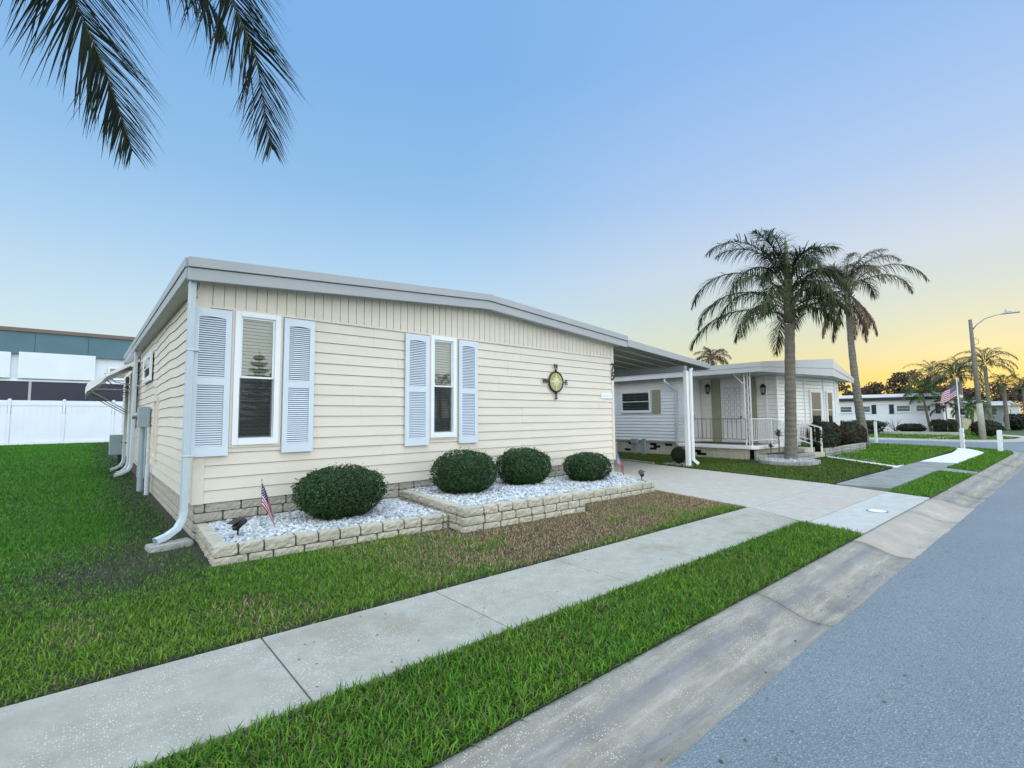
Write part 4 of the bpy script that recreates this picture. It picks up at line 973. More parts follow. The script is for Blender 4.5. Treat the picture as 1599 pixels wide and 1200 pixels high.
def spot(label, loc, rz):
    rt = thing('solar_spotlight', label, 'garden light', loc, rz)
    MB().tube([(0, 0, -.08), (0, 0, .10)], .010, 8).tube([(0, 0, .10), (.01, 0, .14)], .014, 8).build('stake', M['black'], rt)
    Mt = Matrix.Translation((.0, 0, .17)) @ Matrix.Rotation(R(58), 4, 'Y')
    b = MB(); b.lathe([(.022, -.075), (.034, -.06), (.040, .0), (.052, .05), (.058, .085), (.050, .088)], 18, M=Mt); 
    for k in range(5): b.lathe([(.046, -.05+k*.015), (.046, -.046+k*.015)], 18, M=Mt)
    b.build('lamp_head', M['black'], rt)
    l = MB(); l.lathe([(.049, .084), (.049, .0895)], 18, M=Mt); l.build('lens', M['navy'], rt)
    Mp = Matrix.Translation((-.035, 0, .225)) @ Matrix.Rotation(R(-14), 4, 'Y')
    p = MB(); p.box(-.085, .055, -.055, .055, -.006, .006, M=Mp); p.build('solar_panel', M['black'], rt, bevel=.004)
    MB().tube([(-.02, 0, .18), (-.03, 0, .222)], .009, 6).build('bracket', M['black'], rt); return rt
spot('black solar spotlight on a stake in the gravel of the left planter', (1.42, 6.50, .16), R(35))
spot('black solar spotlight on a stake at the driveway end of the right planter', (9.05, 5.86, .17), R(200))
sb = MB(); sb.rough_block((.64, 7.20, -.02), (1, .12), .46, .26, .085, amp=.006); tag(sb.build('splash_block', M['block_old']), 'concrete splash block under the downspout at the left house corner', 'splash block')

# ------------------------------------------------------------------ palms
def frond_mesh(name, pts, wleaf, lleaf, npairs, rs, parent, droop=1.0, tint=(.035, .075, .02), tint2=(.07, .10, .03), base_bare=.14, rr=.02, plum=.35, mat=None, seg=3, side=None):
    """pinnate frond: pts = rachis points (local), leaflets on both sides hanging and curling"""
    P = [Vector(p) for p in pts]
    acc = [0]
    for a, b in zip(P[:-1], P[1:]): acc.append(acc[-1]+(b-a).length)
    L = acc[-1]
    def ev(s):
        s = max(0, min(s, L-1e-6)); i = 0
        while acc[i+1] < s: i += 1
        f = (s-acc[i])/(acc[i+1]-acc[i]); return P[i].lerp(P[i+1], f), (P[i+1]-P[i]).normalized()
    V = []; Q = []; T = []; C = []
    # rachis as a 4-sided tapering strip
    n = 22
    for i in range(n+1):
        p, d = ev(L*i/n); sd_v = d.cross(Vector((0, 0, 1)));
        if sd_v.length < 1e-3: sd_v = Vector((1, 0, 0))
        sd_v.normalize(); up_ = sd_v.cross(d); r_ = rr*(1-i/n)**.8+.003
        for a, b in ((1, 0), (0, 1), (-1, 0), (0, -1)): V.append(p+sd_v*a*r_+up_*b*r_); C.append((.10, .11, .05))
        if i:
            b0 = (i-1)*4
            for j in range(4): Q.append((b0+j, b0+(j+1) % 4, b0+4+(j+1) % 4, b0+4+j))
    G = Vector((0, 0, -1))
    for i in range(npairs):
        u = base_bare+(1-base_bare)*(i+rs.random()*.5)/npairs; p, d = ev(L*u)
        sv = d.cross(Vector((0, 0, 1)))
        if sv.length < .15: sv = sv + Vector((d.y, -d.x, 0))*1.0 + Vector((.01, 0, 0))
        if side is not None: sv = side-d*side.dot(d)
        sv.normalize(); up_ = sv.cross(d)
        fl = lleaf*(math.sin(PI*min(1, (u-base_bare)/(1-base_bare)*.86+.12))**.6)*(.75+.4*rs.random())
        for sgn in (-1, 1):
            dirv = (sv*sgn*(.85-.35*u)+d*(.40+.55*u)+up_*rs.gauss(.10, plum)).normalized()
            q = Vector(p); dd = dirv; b0 = len(V); wl = wleaf*(.7+.6*rs.random()); t_ = rs.random()
            br = .75+.5*rs.random(); col = tuple((tint[k]*(1-t_)+tint2[k]*t_)*br for k in range(3))
            for k in range(seg+1):
                f = k/seg; wv = dd.cross(G)
                if wv.length < .05: wv = sv*.5+d
                wv.normalize(); wk = wl*(1.0, 1.0, .65, 0.0)[k] if seg == 3 else wl*(1-f)
                if k < seg:
                    V.append(q-wv*wk/2); V.append(q+wv*wk/2); C.append(col); C.append(col)
                else: V.append(q); C.append(col)
                dd = (dd+G*droop*(.28+.5*f)+Vector((rs.gauss(0, .05), rs.gauss(0, .05), 0))).normalized(); q = q+dd*fl/seg
            for k in range(seg-1): a = b0+2*k; Q.append((a, a+1, a+3, a+2))
            a = b0+2*(seg-1); T.append((a, a+1, a+2))
    return np_mesh(name, np.array(V), np.array(Q), mat or M['palm'], parent, colattr=np.array(C), tris=np.array(T) if T else None)
def arc_pts(az, el0, L, sag, n=12, twist=0, r0=.0):
    pts = []; p = Vector((0, 0, 0)); el = el0; a = az
    p += Vector((math.cos(az)*r0, math.sin(az)*r0, 0))
    for i in range(n+1):
        pts.append(Vector(p)); f = i/n; el = el0-(el0+sag)*(f**1.25); a = az+twist*f
        p = p+Vector((math.cos(el)*math.cos(a), math.cos(el)*math.sin(a), math.sin(el)))*L/n
    return pts
def palm(name, label, base, H_, lean, r0, r1, fronds, L, lleaf, wleaf, npairs, seedn, group=None, cshaft=True, tint=(.035, .075, .02), tint2=(.07, .10, .03), dead=0, asym=0, az0=0, crown_h=.9, boots=True, fullness=1, curve=.0, droop=1.0, seg=3, cat='palm tree', el_drop=85, flare=True, trunkm=None):
    rs = random.Random(seedn); rt = thing(name, label, cat, base, group=group)
    top = Vector((lean[0], lean[1], H_))
    tp = []; rd = []
    nseg = 26
    for i in range(nseg+1):
        f = i/nseg; c_ = math.sin(PI*f)*curve
        tp.append(Vector((lean[0]*f+c_*lean[0], lean[1]*f+c_*lean[1], H_*f-.06)))
        rr = r0+(r1-r0)*f**.8+(.10*r0*math.exp(-f*18))+(.006*math.sin(i*2.4)*r0/.2)
        rd.append(rr)
    tb = MB(); tb.tube(tp, rd, 16); tb.build('trunk', trunkm or M['trunk'], rt, smooth=True)
    cr = thing('crown', None, None, (0, 0, 0)); del_ = cr; COL.objects.unlink(cr); bpy.data.objects.remove(cr)
    top = Vector((tp[-1].x, tp[-1].y, H_))
    if boots:
        bm_ = MB(); nb = 13
        for i in range(nb):
            a = i*2.4; z = -.25+.55*i/nb*crown_h/.9; l = .38+.2*rs.random(); k_ = (1.5+.9*rs.random())
            p0 = top+Vector((math.cos(a)*r1*.75, math.sin(a)*r1*.75, z)); p1 = top+Vector((math.cos(a)*r1*1.9*k_*.8, math.sin(a)*r1*1.9*k_*.8, z+l*.75)); 
            bm_.bar(p0, p1, r1*.85, r1*.22, up=(math.cos(a), math.sin(a), .2))
        bm_.build('leaf_bases', M['boot'], rt)
        if cshaft:
            sh = MB(); sh.tube([top, top+Vector((0, 0, crown_h*.4)), top+Vector((.02, 0, crown_h)), top+Vector((.04, .02, crown_h*1.3))], [r1*1.15, r1*.95, r1*.5, r1*.15], 12); sh.build('crown_shaft', M['rachis'], rt, smooth=True)
    o = MB()
    for i in range(fronds):
        f = i/max(1, fronds-1); az = i*2.39996+rs.uniform(-.25, .25)
        el = R(84)-f*R(el_drop)+rs.uniform(-.1, .1); sag = min(R(-8)+f*R(230), R(84))+rs.uniform(-.15, .1); sag = min(sag, R(88))
        Lf = L*(.50+.56*min(1, f*3.2)**.8)*rs.uniform(.9, 1.08)*(1+asym*math.cos(az-az0))
        isd = i >= fronds-dead
        t1, t2 = ((.20, .13, .10), (.14, .09, .06)) if isd else (tint, tint2)
        if isd: el = R(-35)-rs.random()*.4; sag = R(88); Lf = L*.85
        pts = arc_pts(az, el, Lf, sag, twist=rs.uniform(-.35, .35), r0=r1*.8)
        off = top+Vector((0, 0, crown_h*(.75-.7*f)))
        fm = frond_mesh('frond', [p+off for p in pts], wleaf, lleaf*(.8 if isd else 1), npairs, rs, rt, droop=droop*(1.6 if isd else 1), tint=t1, tint2=t2, rr=r1*.12+.006, seg=seg)
    return rt
DG = (.022, .036, .012); DG2 = (.055, .068, .022)
palm('queen_palm', 'tall palm with thick grey trunk and full dark crown standing in a stone ring', (17.83, 5.72, 0), 4.75, (-.02, -.16), .195, .150, 31, 2.7, .84, .027, 70, 6, tint=DG, tint2=DG2, crown_h=2.3, group='palms along the street', droop=1.05, el_drop=62, asym=.34, az0=R(107))
palm('queen_palm', 'taller slim leaning palm with hanging dry fronds, behind the dark hedge', (28.7, 5.85, 0), 7.45, (-.15, .36),   .22, .12, 27, 2.8, .78, .030, 62, 8, tint=(.07, .08, .035), tint2=(.14, .10, .06), dead=9, asym=.2, az0=R(-79), crown_h=1.1, group='palms along the street', droop=1.1, curve=.2)
# the palm that leans over from the left, its crown above the picture
near = thing('queen_palm', 'palm at the upper left whose dark fronds hang into the sky', 'palm tree', (-2.3, 5.1, 0), group='palms along the street')
NB = Vector((-2.3, 5.1, 0))
tb = MB(); tb.tube([(0, 0, -.05), (.03, .02, 2), (.05, .0, 4.5), (.05, 0, 6.9)], [.24, .19, .17, .16], 16); tb.build('trunk', M['trunk'], near, smooth=True)
rsn = random.Random(4)
def spl(pts, n=24):
    P_ = [Vector(p) for p in pts]; P_ = [2*P_[0]-P_[1]]+P_+[2*P_[-1]-P_[-2]]; out = []
    m_ = len(P_)-3
    for i in range(n+1):
        t_ = i/n*m_; k = min(int(t_), m_-1); f = t_-k; a, b, c, d = P_[k:k+4]
        out.append(.5*((2*b)+(c-a)*f+(2*a-5*b+4*c-d)*f*f+(3*b-a-3*c+d)*f**3))
    return out
fr1 = spl([(-2.2, 5.1, 7.2), (-1.5, 5.1, 7.75), (-.85, 5.05, 7.1), (-.42, 5.02, 5.9), (-.20, 5.0, 4.98), (-.06, 5.0, 4.66), (.07, 5.0, 4.3), (.21, 5.0, 3.86)])
fr2 = spl([(-2.2, 5.1, 7.3), (-1.3, 5.05, 8.1), (-.3, 5.0, 7.9), (.45, 4.95, 6.8), (.86, 4.92, 5.6), (1.08, 4.88, 5.14), (1.17, 4.86, 4.6), (1.25, 4.84, 4.2)])
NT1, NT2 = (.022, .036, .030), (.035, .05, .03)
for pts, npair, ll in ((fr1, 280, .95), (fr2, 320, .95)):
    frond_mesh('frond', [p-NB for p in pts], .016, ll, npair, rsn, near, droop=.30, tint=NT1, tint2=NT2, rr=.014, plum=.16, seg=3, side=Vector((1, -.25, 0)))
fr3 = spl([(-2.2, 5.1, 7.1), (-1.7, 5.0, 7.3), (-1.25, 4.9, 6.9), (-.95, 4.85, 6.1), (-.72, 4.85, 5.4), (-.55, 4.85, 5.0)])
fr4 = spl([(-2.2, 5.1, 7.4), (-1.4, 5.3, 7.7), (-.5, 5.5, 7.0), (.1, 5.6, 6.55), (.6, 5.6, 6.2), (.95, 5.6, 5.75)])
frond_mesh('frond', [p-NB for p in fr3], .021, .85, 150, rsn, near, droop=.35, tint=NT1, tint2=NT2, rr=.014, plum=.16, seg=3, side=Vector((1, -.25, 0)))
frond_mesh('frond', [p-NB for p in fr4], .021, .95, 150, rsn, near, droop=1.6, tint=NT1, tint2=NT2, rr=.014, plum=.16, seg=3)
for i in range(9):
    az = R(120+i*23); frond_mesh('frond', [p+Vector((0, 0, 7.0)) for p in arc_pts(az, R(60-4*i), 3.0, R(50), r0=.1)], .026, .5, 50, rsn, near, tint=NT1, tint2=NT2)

# ------------------------------------------------------------------ neighbour's white house
nh = thing('mobile_home', 'white neighbouring mobile home with prow roof, porch railing and grey-green shutters', 'house', (20, 9, 0))
def NH(mb, name, mat, **k): return attach(mb.build(name, mat, **k), nh)
def nroof(x): return 3.12+max(0, min(1, (x-17.3)/4.3))*.34 if x < 21.6 else 3.46-(x-21.6)/5.3*.3
B_A = (17.3, 6.35); B_B = (21.57, 5.29); B_C = (26.9, 5.78)
wl_ = MB(); lap_wall(wl_, (17.9, 26), (17.9, 9.62), .56, 3.02, .135, out=.020, gap=.011)
NH(wl_, 'side_siding', M['nsiding'])
c_ = MB(); c_.box(17.93, 19.5, 9.66, 26, .5, 3.2); NH(c_, 'wall_core', M['nsiding'])
for z0, z1, nm in ((2.68, 3.12, 'eave_panel'),):
    c_ = MB(); c_.box(17.86, 17.90, 9.60, 26, z0, z1); NH(c_, nm, M['nwall'])
c_ = MB(); c_.box(17.87, 17.93, 9.56, 9.66, .55, 3.1); NH(c_, 'corner_trim', M['white'])
wl_ = MB(); lap_wall(wl_, (17.9, 9.60), (19.6, 9.98), .55, 3.3, .145, out=.02, gap=.013); NH(wl_, 'porch_siding', M['nwall'])
# porch wall facing the drive
wl_ = MB(); lap_wall(wl_, (19.6, 10.0), (19.6, 6.70), .5, 3.42, .145, out=.02, gap=.013); NH(wl_, 'porch_siding', M['nwall'])
c_ = MB(); c_.prism([(19.63, 6.75), (23.9, 5.93), (26.0, 6.2), (26.0, 26), (19.63, 26)], .45, 3.3); NH(c_, 'wall_core', M['nwall'])
wl_ = MB(); dB = Vector((.9817, -.1905, 0)); pB = Vector((19.6, 6.70, 0)); pE = pB+dB*4.42
lap_wall(wl_, (19.6, 6.70), (pE.x, pE.y), .5, 3.42, .145, out=.02, gap=.013); NH(wl_, 'bay_siding', M['nwall'])
wl_ = MB(); lap_wall(wl_, (pE.x, pE.y), (26.0, 6.6), .5, 3.3, .145, out=.02, gap=.013); NH(wl_, 'bay_siding', M['nwall'])
tr = MB()
for s_ in (.0, 1.95, 3.45, 4.36): p = pB+dB*s_; NH(MB().bar((p.x, p.y-.02, .5), (p.x, p.y-.02, 3.4), .06, .05), 'panel_trim', M['white'])
for yy in (9.95, 7.05, 8.98): NH(MB().bar((19.58, yy, .5), (19.58, yy, 3.4), .045, .05), 'panel_trim', M['white'])
p = pB+dB*2.33; wi = window(None, (p.x+.0, p.y, .95), (dB.x, dB.y), .93, 1.66, fr=.08, lower_screen=False, framemat=M['white'], blindmat=M['teal_blind'], rec=.35, slat=.12, cov=.6); attach(wi, nh)
p = pB+dB*3.62; wi = window(None, (p.x, p.y, .95), (dB.x, dB.y), .56, 1.66, fr=.07, lower_screen=False, framemat=M['white'], rec=.35, slat=.12, blindmat=M['blind'], cov=.85); attach(wi, nh)
# side windows with shutters
wi = window(None, (17.895, 12.55, 1.72), (0, -1), 1.52, .96, fr=.07, frd=.04, lower_screen=False, framemat=M['white'], rec=.35, slat=.12, muntin=True, blindmat=M['teal_blind'], cov=.6); attach(wi, nh)
wi = window(None, (17.895, 13.9, 1.72), (0, -1), .95, .96, fr=.07, frd=.04, lower_screen=False, framemat=M['white'], rec=.35, slat=.12, blindmat=M['teal_blind'], cov=.6); attach(wi, nh)
c_ = MB(); c_.box(17.862, 17.885, 10.58, 10.98, 1.68, 2.75); NH(c_, 'shutter', M['taupe'], label='plain grey-green shutter')
# porch doors, tall shutters, lanterns
c_ = MB(); c_.box(19.555, 19.60, 7.85, 8.80, .5, 2.98); NH(c_, 'door_frame', M['white'], bevel=.006)
dm = MB(); dm.box(19.53, 19.56, 7.92, 8.73, .55, 2.90)
door = NH(dm, 'door', M['white'], bevel=.004)
pn = MB()
for r_ in range(6):
    for q in range(3):
        y_ = 8.0+q*.235; z_ = 1.30+r_*.245; cx2 = 19.53
        for (a0, a1, b0, b1) in ((y_, y_+.18, z_, z_+.02), (y_, y_+.18, z_+.17, z_+.19), (y_, y_+.02, z_+.02, z_+.17), (y_+.16, y_+.18, z_+.02, z_+.17)): pn.box(cx2-.014, cx2-.001, a0, a1, b0, b1)
o = pn.build('panelling', M['nroof'], door)
kn = MB(); kn.lathe([(.02, 0), (.035, .03), (.03, .06), (.01, .07)], 10, (0, 0, 0), M=Matrix.Translation((19.53, 7.99, 1.52)) @ Matrix.Rotation(-PI/2, 4, 'Y')); kn.build('handle', M['iron'], door)
for y0_ in (8.83, 7.40):
    c_ = MB(); c_.box(19.54, 19.585, y0_, y0_+.36, .5, 3.10); NH(c_, 'shutter', M['taupe'], label='tall plain grey-green door shutter')
M['lamp_glass'] = simple('lamp_glass', (.30, .28, .22), .2, .1, 5)
for yy, zz in ((9.30, 2.72), (7.10, 2.60)):
    b = MB(); X_l = 19.44
    b.lathe([(.02, .20), (.09, .14), (.12, .06), (.10, .05)], 8, (X_l, yy, zz)); b.lathe([(.02, -.24), (.07, -.19), (.075, -.17)], 8, (X_l, yy, zz))
    for k in range(6): a = k*PI/3; b.bar((X_l+.07*math.cos(a), yy+.07*math.sin(a), zz-.18), (X_l+.10*math.cos(a), yy+.10*math.sin(a), zz+.06), .014)
    b.bar((X_l, yy, zz+.17), (19.57, yy, zz+.06), .03); lt = NH(b, 'wall_lantern', M['iron'])
    g_ = MB(); g_.lathe([(.055, -.18), (.085, .05)], 8, (X_l, yy, zz)); g_.build('lamp_glass', M['lamp_glass'], lt)
# roof with prow and deep fascia
rp = MB()
def zt(x, y): return 3.43+.31*max(0, min(1, (x-17.3)/4.27)) if x <= 21.57 else 3.74-(x-21.57)/5.33*.48
rp.add([(17.3, 6.35, 3.43), (21.57, 5.29, 3.74), (21.57, 26, 3.74), (17.3, 26, 3.43), (26.9, 5.78, 3.26), (26.9, 26, 3.26)], [(0, 1, 2, 3), (1, 4, 5, 2)])
NH(rp, 'roof', M['roof'])
def fpiece(a, b, za0, za1, zb0, zb1, th=.06, off=0):
    a, b = Vector((*a, 0)), Vector((*b, 0)); d = (b-a).normalized(); n = Vector((d.y, -d.x, 0)); o = n*off; mb = MB()
    P_ = [a+o+Vector((0, 0, za0)), b+o+Vector((0, 0, zb0)), b+o+Vector((0, 0, zb1)), a+o+Vector((0, 0, za1))]
    mb.add(P_+[p-n*th for p in P_], [(0, 1, 2, 3), (7, 6, 5, 4), (0, 4, 5, 1), (3, 2, 6, 7), (1, 5, 6, 2), (0, 3, 7, 4)]); return mb
A2 = (17.3, 26)
NH(fpiece(A2, B_A, 3.27, 3.44, 3.27, 3.44, off=.015), 'fascia', M['nroof']); NH(fpiece(A2, B_A, 3.10, 3.262, 3.10, 3.262), 'fascia', M['nroof'])
NH(fpiece(B_A, B_B, 3.265, 3.445, 3.385, 3.755, off=.015), 'fascia', M['nroof']); NH(fpiece(B_A, B_B, 3.10, 3.258, 3.08, 3.378), 'fascia', M['nroof'])
NH(fpiece(B_B, B_C, 3.385, 3.755, 3.175, 3.27, off=.015), 'fascia', M['nroof']); NH(fpiece(B_B, B_C, 3.08, 3.378, 3.07, 3.168), 'fascia', M['nroof'])
so_ = MB(); so_.add([(17.33, 6.42, 3.13), (21.57, 5.36, 3.11), (26.8, 5.84, 3.10), (26.8, 9.99, 3.10), (17.33, 9.99, 3.13)], [(4, 3, 2, 1, 0)]); so_.add([(17.33, 9.99, 3.13), (18, 9.99, 3.13), (18, 26, 3.13), (17.33, 26, 3.13)], [(3, 2, 1, 0)][:1])
NH(so_, 'soffit', M['soffit'])
dsn = MB(); dsn.bar((17.36, 10.05, 3.10), (17.36, 10.05, 2.92), .07); dsn.bar((17.36, 10.03, 2.94), (17.78, 9.85, 2.62), .07); dsn.bar((17.80, 9.84, 2.64), (17.80, 9.84, .42), .07); dsn.bar((17.36, 12.9, 3.08), (17.84, 12.9, 2.9), .03)
NH(dsn, 'downspout', M['gutter_white'])
# porch platform, floor, block base with vent holes
NPOLY = [(17.6, 9.7), (17.6, 6.9), (17.85, 6.72), (20.9, 6.50), (20.9, 6.6), (19.6, 6.75), (19.6, 10)]
c_ = MB(); c_.prism(NPOLY, .37, .50); NH(c_, 'porch_slab', M['white'], bevel=.02)
c_ = MB(); c_.prism([(17.70, 9.7), (17.70, 6.98), (17.95, 6.83), (20.7, 6.63), (19.58, 6.8), (19.58, 9.96)], .46, .512); NH(c_, 'porch_floor', M['tan'])
c_ = MB(); c_.box(18.12, 19, 7.05, 26, -.1, .52); NH(c_, 'crawl_space', M['dark'])
def brick_screen(a, b, zs, h, L0, seedn, skip=.16):
    mb = MB(); a, b = Vector((*a, 0)), Vector((*b, 0)); d = (b-a).normalized(); L = (b-a).length; rs = random.Random(seedn)
    for k, z in enumerate(zs):
        s = -(k % 2)*L0*.5
        while s < L:
            s0, s1 = max(0, s), min(L, s+L0)
            if rs.random() > (skip if 0 < k < len(zs)-1 else 0) and s1-s0 > .05:
                o = a+d*s0; n = Vector((-d.y, d.x, 0))
                P_ = [o+d*.006, o+d*(s1-s0-.006), o+d*(s1-s0-.006)+n*.09, o+d*.006+n*.09]
                mb.prism([(p.x, p.y) for p in P_], z, z+h)
            s += L0
    return mb
NH(brick_screen((17.68, 9.6), (17.68, 7.02), (-.03, .07, .17, .27), .094, .40, 3, .24), 'block_base', M['block'])
NH(brick_screen((17.88, 6.84), (20.6, 6.64), (-.03, .07, .17, .27), .094, .40, 4, .1), 'block_base', M['block'])
NH(brick_screen((17.96, 26), (17.96, 9.7), (-.03, .065, .16, .255, .35, .445), .089, .36, 5, .22), 'block_base', M['block'])
# railings: front run and stair run
rl = MB(); X_r = 17.74
def rail(mb, a, b, z0a, z1a, z0b, z1b, n, w=.018):
    a, b = Vector((*a, 0)), Vector((*b, 0))
    mb.bar(a+Vector((0, 0, z1a)), b+Vector((0, 0, z1b)), .035, .03); mb.bar(a+Vector((0, 0, z0a)), b+Vector((0, 0, z0b)), .03, .025)
    for i in range(n+1):
        f = i/n; p = a.lerp(b, f); mb.bar(p+Vector((0, 0, z0a+(z0b-z0a)*f)), p+Vector((0, 0, z1a+(z1b-z1a)*f)), w)
M['rail'] = simple('porch_rail_paint', (.20, .17, .15), .5, .1, 5)
rail(rl, (X_r, 9.4), (X_r, 7.12), .72, 1.46, .72, 1.46, 14); NH(rl, 'railing', M['rail'])
rl = MB(); rail(rl, (X_r+.02, 6.95), (19.2, 6.78), .68, 1.46, .68, 1.46, 12); rail(rl, (19.2, 6.76), (20.4, 6.2), .68, 1.46, .45, 1.22, 9); rl.bar((19.2, 6.78, .5), (19.2, 6.78, 1.5), .05); NH(rl, 'railing', M['white'])
ps = MB()
for dx_, dy_ in ((0, 0), (.0, -.20), (.16, -.05)): ps.bar((17.76+dx_, 7.12+dy_, .5), (17.76+dx_, 7.12+dy_, 3.12), .035)
for k in range(8): z = .6+k*.31; ps.bar((17.76, 7.12, z), (17.76, 6.92, z+.16), .014); ps.bar((17.76, 6.92, z+.16), (17.76, 7.12, z+.31), .014)
ps.bar((17.76, 7.12, 2.70), (17.76, 7.50, 3.10), .035)
NH(ps, 'porch_post', M['white'])
mbx = MB(); mbx.box(17.66, 17.82, 9.08, 9.42, 1.44, 1.60); NH(mbx, 'mailbox', M['iron'], bevel=.02)
# steps to the walk with white handrail
stp = MB(); stp.prism([(20.0, 5.62), (21.0, 5.55), (21.1, 6.5), (20.1, 6.6)], 0, .17); stp.prism([(20.05, 5.95), (21.02, 5.88), (21.1, 6.5), (20.1, 6.6)], .17, .34); NH(stp, 'step', M['block'], bevel=.015)
for (xa, ya) in ((20.05, 5.72), (20.98, 5.64)):
    hr = MB(); hr.bar((xa, ya, .15), (xa, ya, 1.12), .055); hr.bar((xa, ya, 1.10), (xa+.05, ya+.85, 1.36), .05, .04); hr.bar((xa, ya, .52), (xa+.05, ya+.85, .78), .04); hr.bar((xa+.05, ya+.85, .3), (xa+.05, ya+.85, 1.38), .05)
    for k in range(1, 4): f = k/4; hr.bar((xa+.05*f, ya+.85*f, .52+.26*f), (xa+.05*f, ya+.85*f, 1.1+.26*f), .022)
    NH(hr, 'handrail', M['white'])
# bed in front of the porch with its low wall, plants and a hedge behind a block edging
nb = thing('planter', 'old grey low wall with dark soil in front of the white porch', 'planter', (18.9, 5.7, 0))
mb = MB(); rs = random.Random(9)
for a, b in (((17.55, 6.75), (18.25, 5.95)), ((18.25, 5.95), (20.0, 5.62))):
    block_run(mb, a, (b[0]-a[0], b[1]-a[1]), (Vector(b)-Vector(a)).length, (-.04, .09), .13, rs, h=.12, amp=.004)
attach(mb.build('block_course', M['block_old']), nb)
mb = MB(); mb.prism([(17.7, 6.7), (18.35, 6.05), (20.0, 5.75), (20.0, 6.6), (17.9, 6.8)], 0, .20); attach(mb.build('bed_soil', M['soil']), nb)
def spiky(name, label, loc, n, L, h, seedn, tint, cat='plant', stemh=.0):
    rt = thing(name, label, cat, loc); rs = random.Random(seedn)
    if stemh: MB().tube([(0, 0, -.05), (.01, 0, stemh)], [.03, .02], 8).build('stem', M['wood'], rt)
    V = []; T = []; Q = []; C = []
    for i in range(n):
        az = rs.uniform(0, 2*PI); el = rs.uniform(.1, 1.4); d = Vector((math.cos(az)*math.cos(el), math.sin(az)*math.cos(el), math.sin(el))); p = Vector((0, 0, stemh)); s_ = Vector((-math.sin(az), math.cos(az), 0))*L*.045
        l = L*rs.uniform(.6, 1); m1 = p+d*l*.5+Vector((0, 0, .02)); t_ = p+d*l-Vector((0, 0, l*.18)); b = len(V); V += [p-s_*.6, p+s_*.6, m1+s_, m1-s_, t_]; Q.append((b, b+1, b+2, b+3)); T.append((b+3, b+2, b+4)); C += [tuple(c*rs.uniform(.8, 1.2) for c in tint)]*5
    np_mesh('leaves', np.array(V), np.array(Q), M['leaf'], rt, colattr=np.array(C), tris=np.array(T)); return rt
spiky('dracaena', 'thin-stemmed spiky plant in the bed beside the thick palm trunk', (18.65, 6.35, .2), 40, .42, 0, 1, (.07, .11, .05), stemh=.62)
spiky('dracaena', 'low spiky plant at the foot of the stemmed one by the porch', (18.3, 6.5, .2), 30, .3, 0, 2, (.09, .13, .05), stemh=.22)
hw = thing('edging_wall', 'curved old block edging in front of the dark red-leaved hedge', 'wall', (23, 5.5, 0)); mb = MB(); rs = random.Random(12); block_run(mb, (21.05, 5.52), (1, -.03), 5.4, (-.04, .09, .20), .14, rs, h=.11, amp=.005, lens=(.4, .5)); attach(mb.build('block_course', M['block_old']), hw)
HC = np.array([(.035, .05, .018), (.06, .022, .02), (.02, .03, .014), (.09, .03, .025), (.025, .045, .02)])
HC2 = np.array([(.02, .035, .014), (.03, .05, .018), (.05, .03, .02), (.018, .025, .012)])
bush('hedge', 'large dark rounded hedge bush under the bay window of the white house', (22.1, 5.83, .66), (1.25, .40, .64), 7000, .05, HC2, 21, cat='hedge', boxy=2.8)
bush('hedge', 'lower dark reddish hedge bush at the foot of the leaning palm', (26.3, 5.95, .56), (1.7, .55, .56), 7000, .055, HC, 22, cat='hedge', boxy=2.6)
bush('round_bush', 'small dark ball bush behind the white carport post', (14.45, 7.95, .31), (.24, .24, .26), 3000, .022, HC2, 23)
stones('gravel', [(14.15, 7.6), (14.8, 7.6), (14.9, 8.3), (14.2, 8.4)], .01, .035, 500, 7, M['stone'], SC*.7)
# stone ring round the near palm
rg = thing('tree_ring', 'low block ring filled with pale stones round the thick palm trunk', 'edging', (17.5, 5.7, 0)); mb = MB(); rs = random.Random(5)
nR = 14
for k in range(nR):
    a = 2*PI*k/nR; cx_, cy_ = 17.55+1.05*math.cos(a), 5.70+.88*math.sin(a); dv = Vector((-math.sin(a)*1.05, math.cos(a)*.88, 0)).normalized()
    mb.rough_block(Vector((cx_, cy_, -.02))-dv*.2, dv, .42, .14, .13, amp=.006, cell=.06)
attach(mb.build('block_course', M['block_old']), rg)
stones('gravel', [(17.55+.9*math.cos(a), 5.7+.75*math.sin(a)) for a in np.linspace(0, 2*PI, 16)[:-1]], .08, .045, 1300, 8, M['stone'], SC*.8)
stones('gravel', [(21.2, 5.44), (24.5, 5.3), (24.6, 5.15), (21.4, 5.2), (19.3, 3.3), (19.15, 3.3)], .0, .05, 700, 9, M['stone'], SC*.28)
# utility risers in the neighbour's side lawn
ut = thing('utility_pedestal', 'short grey utility pedestal with a square cap by the white siding', 'utility pedestal', (17.3, 11.5, 0)); mb = MB(); mb.box(-.05, .05, -.05, .05, 0, .42); mb.build('post', M['greybox'], ut, bevel=.005); mb = MB(); mb.box(-.10, .10, -.15, .15, .42, .64); mb.build('cap', M['greybox'], ut, bevel=.02)
ut = MB(); ut.box(-.06, .06, -.07, .07, 0, .62); ut.box(-.07, .07, -.08, .08, .62, .65); o = ut.build('utility_box', M['greybox'], bevel=.008); o.location = (17.3, 11.05, 0); tag(o, 'narrow grey utility post to the right of the capped pedestal', 'utility pedestal')
ut = MB(); ut.box(-.08, .08, -.08, .08, 0, .70); ut.box(-.09, .09, -.09, .09, .70, .73); o = ut.build('utility_box', M['greybox'], bevel=.008); o.location = (13.7, 9.95, 0); tag(o, 'grey green utility post seen just past the right corner of the cream house', 'utility pedestal')
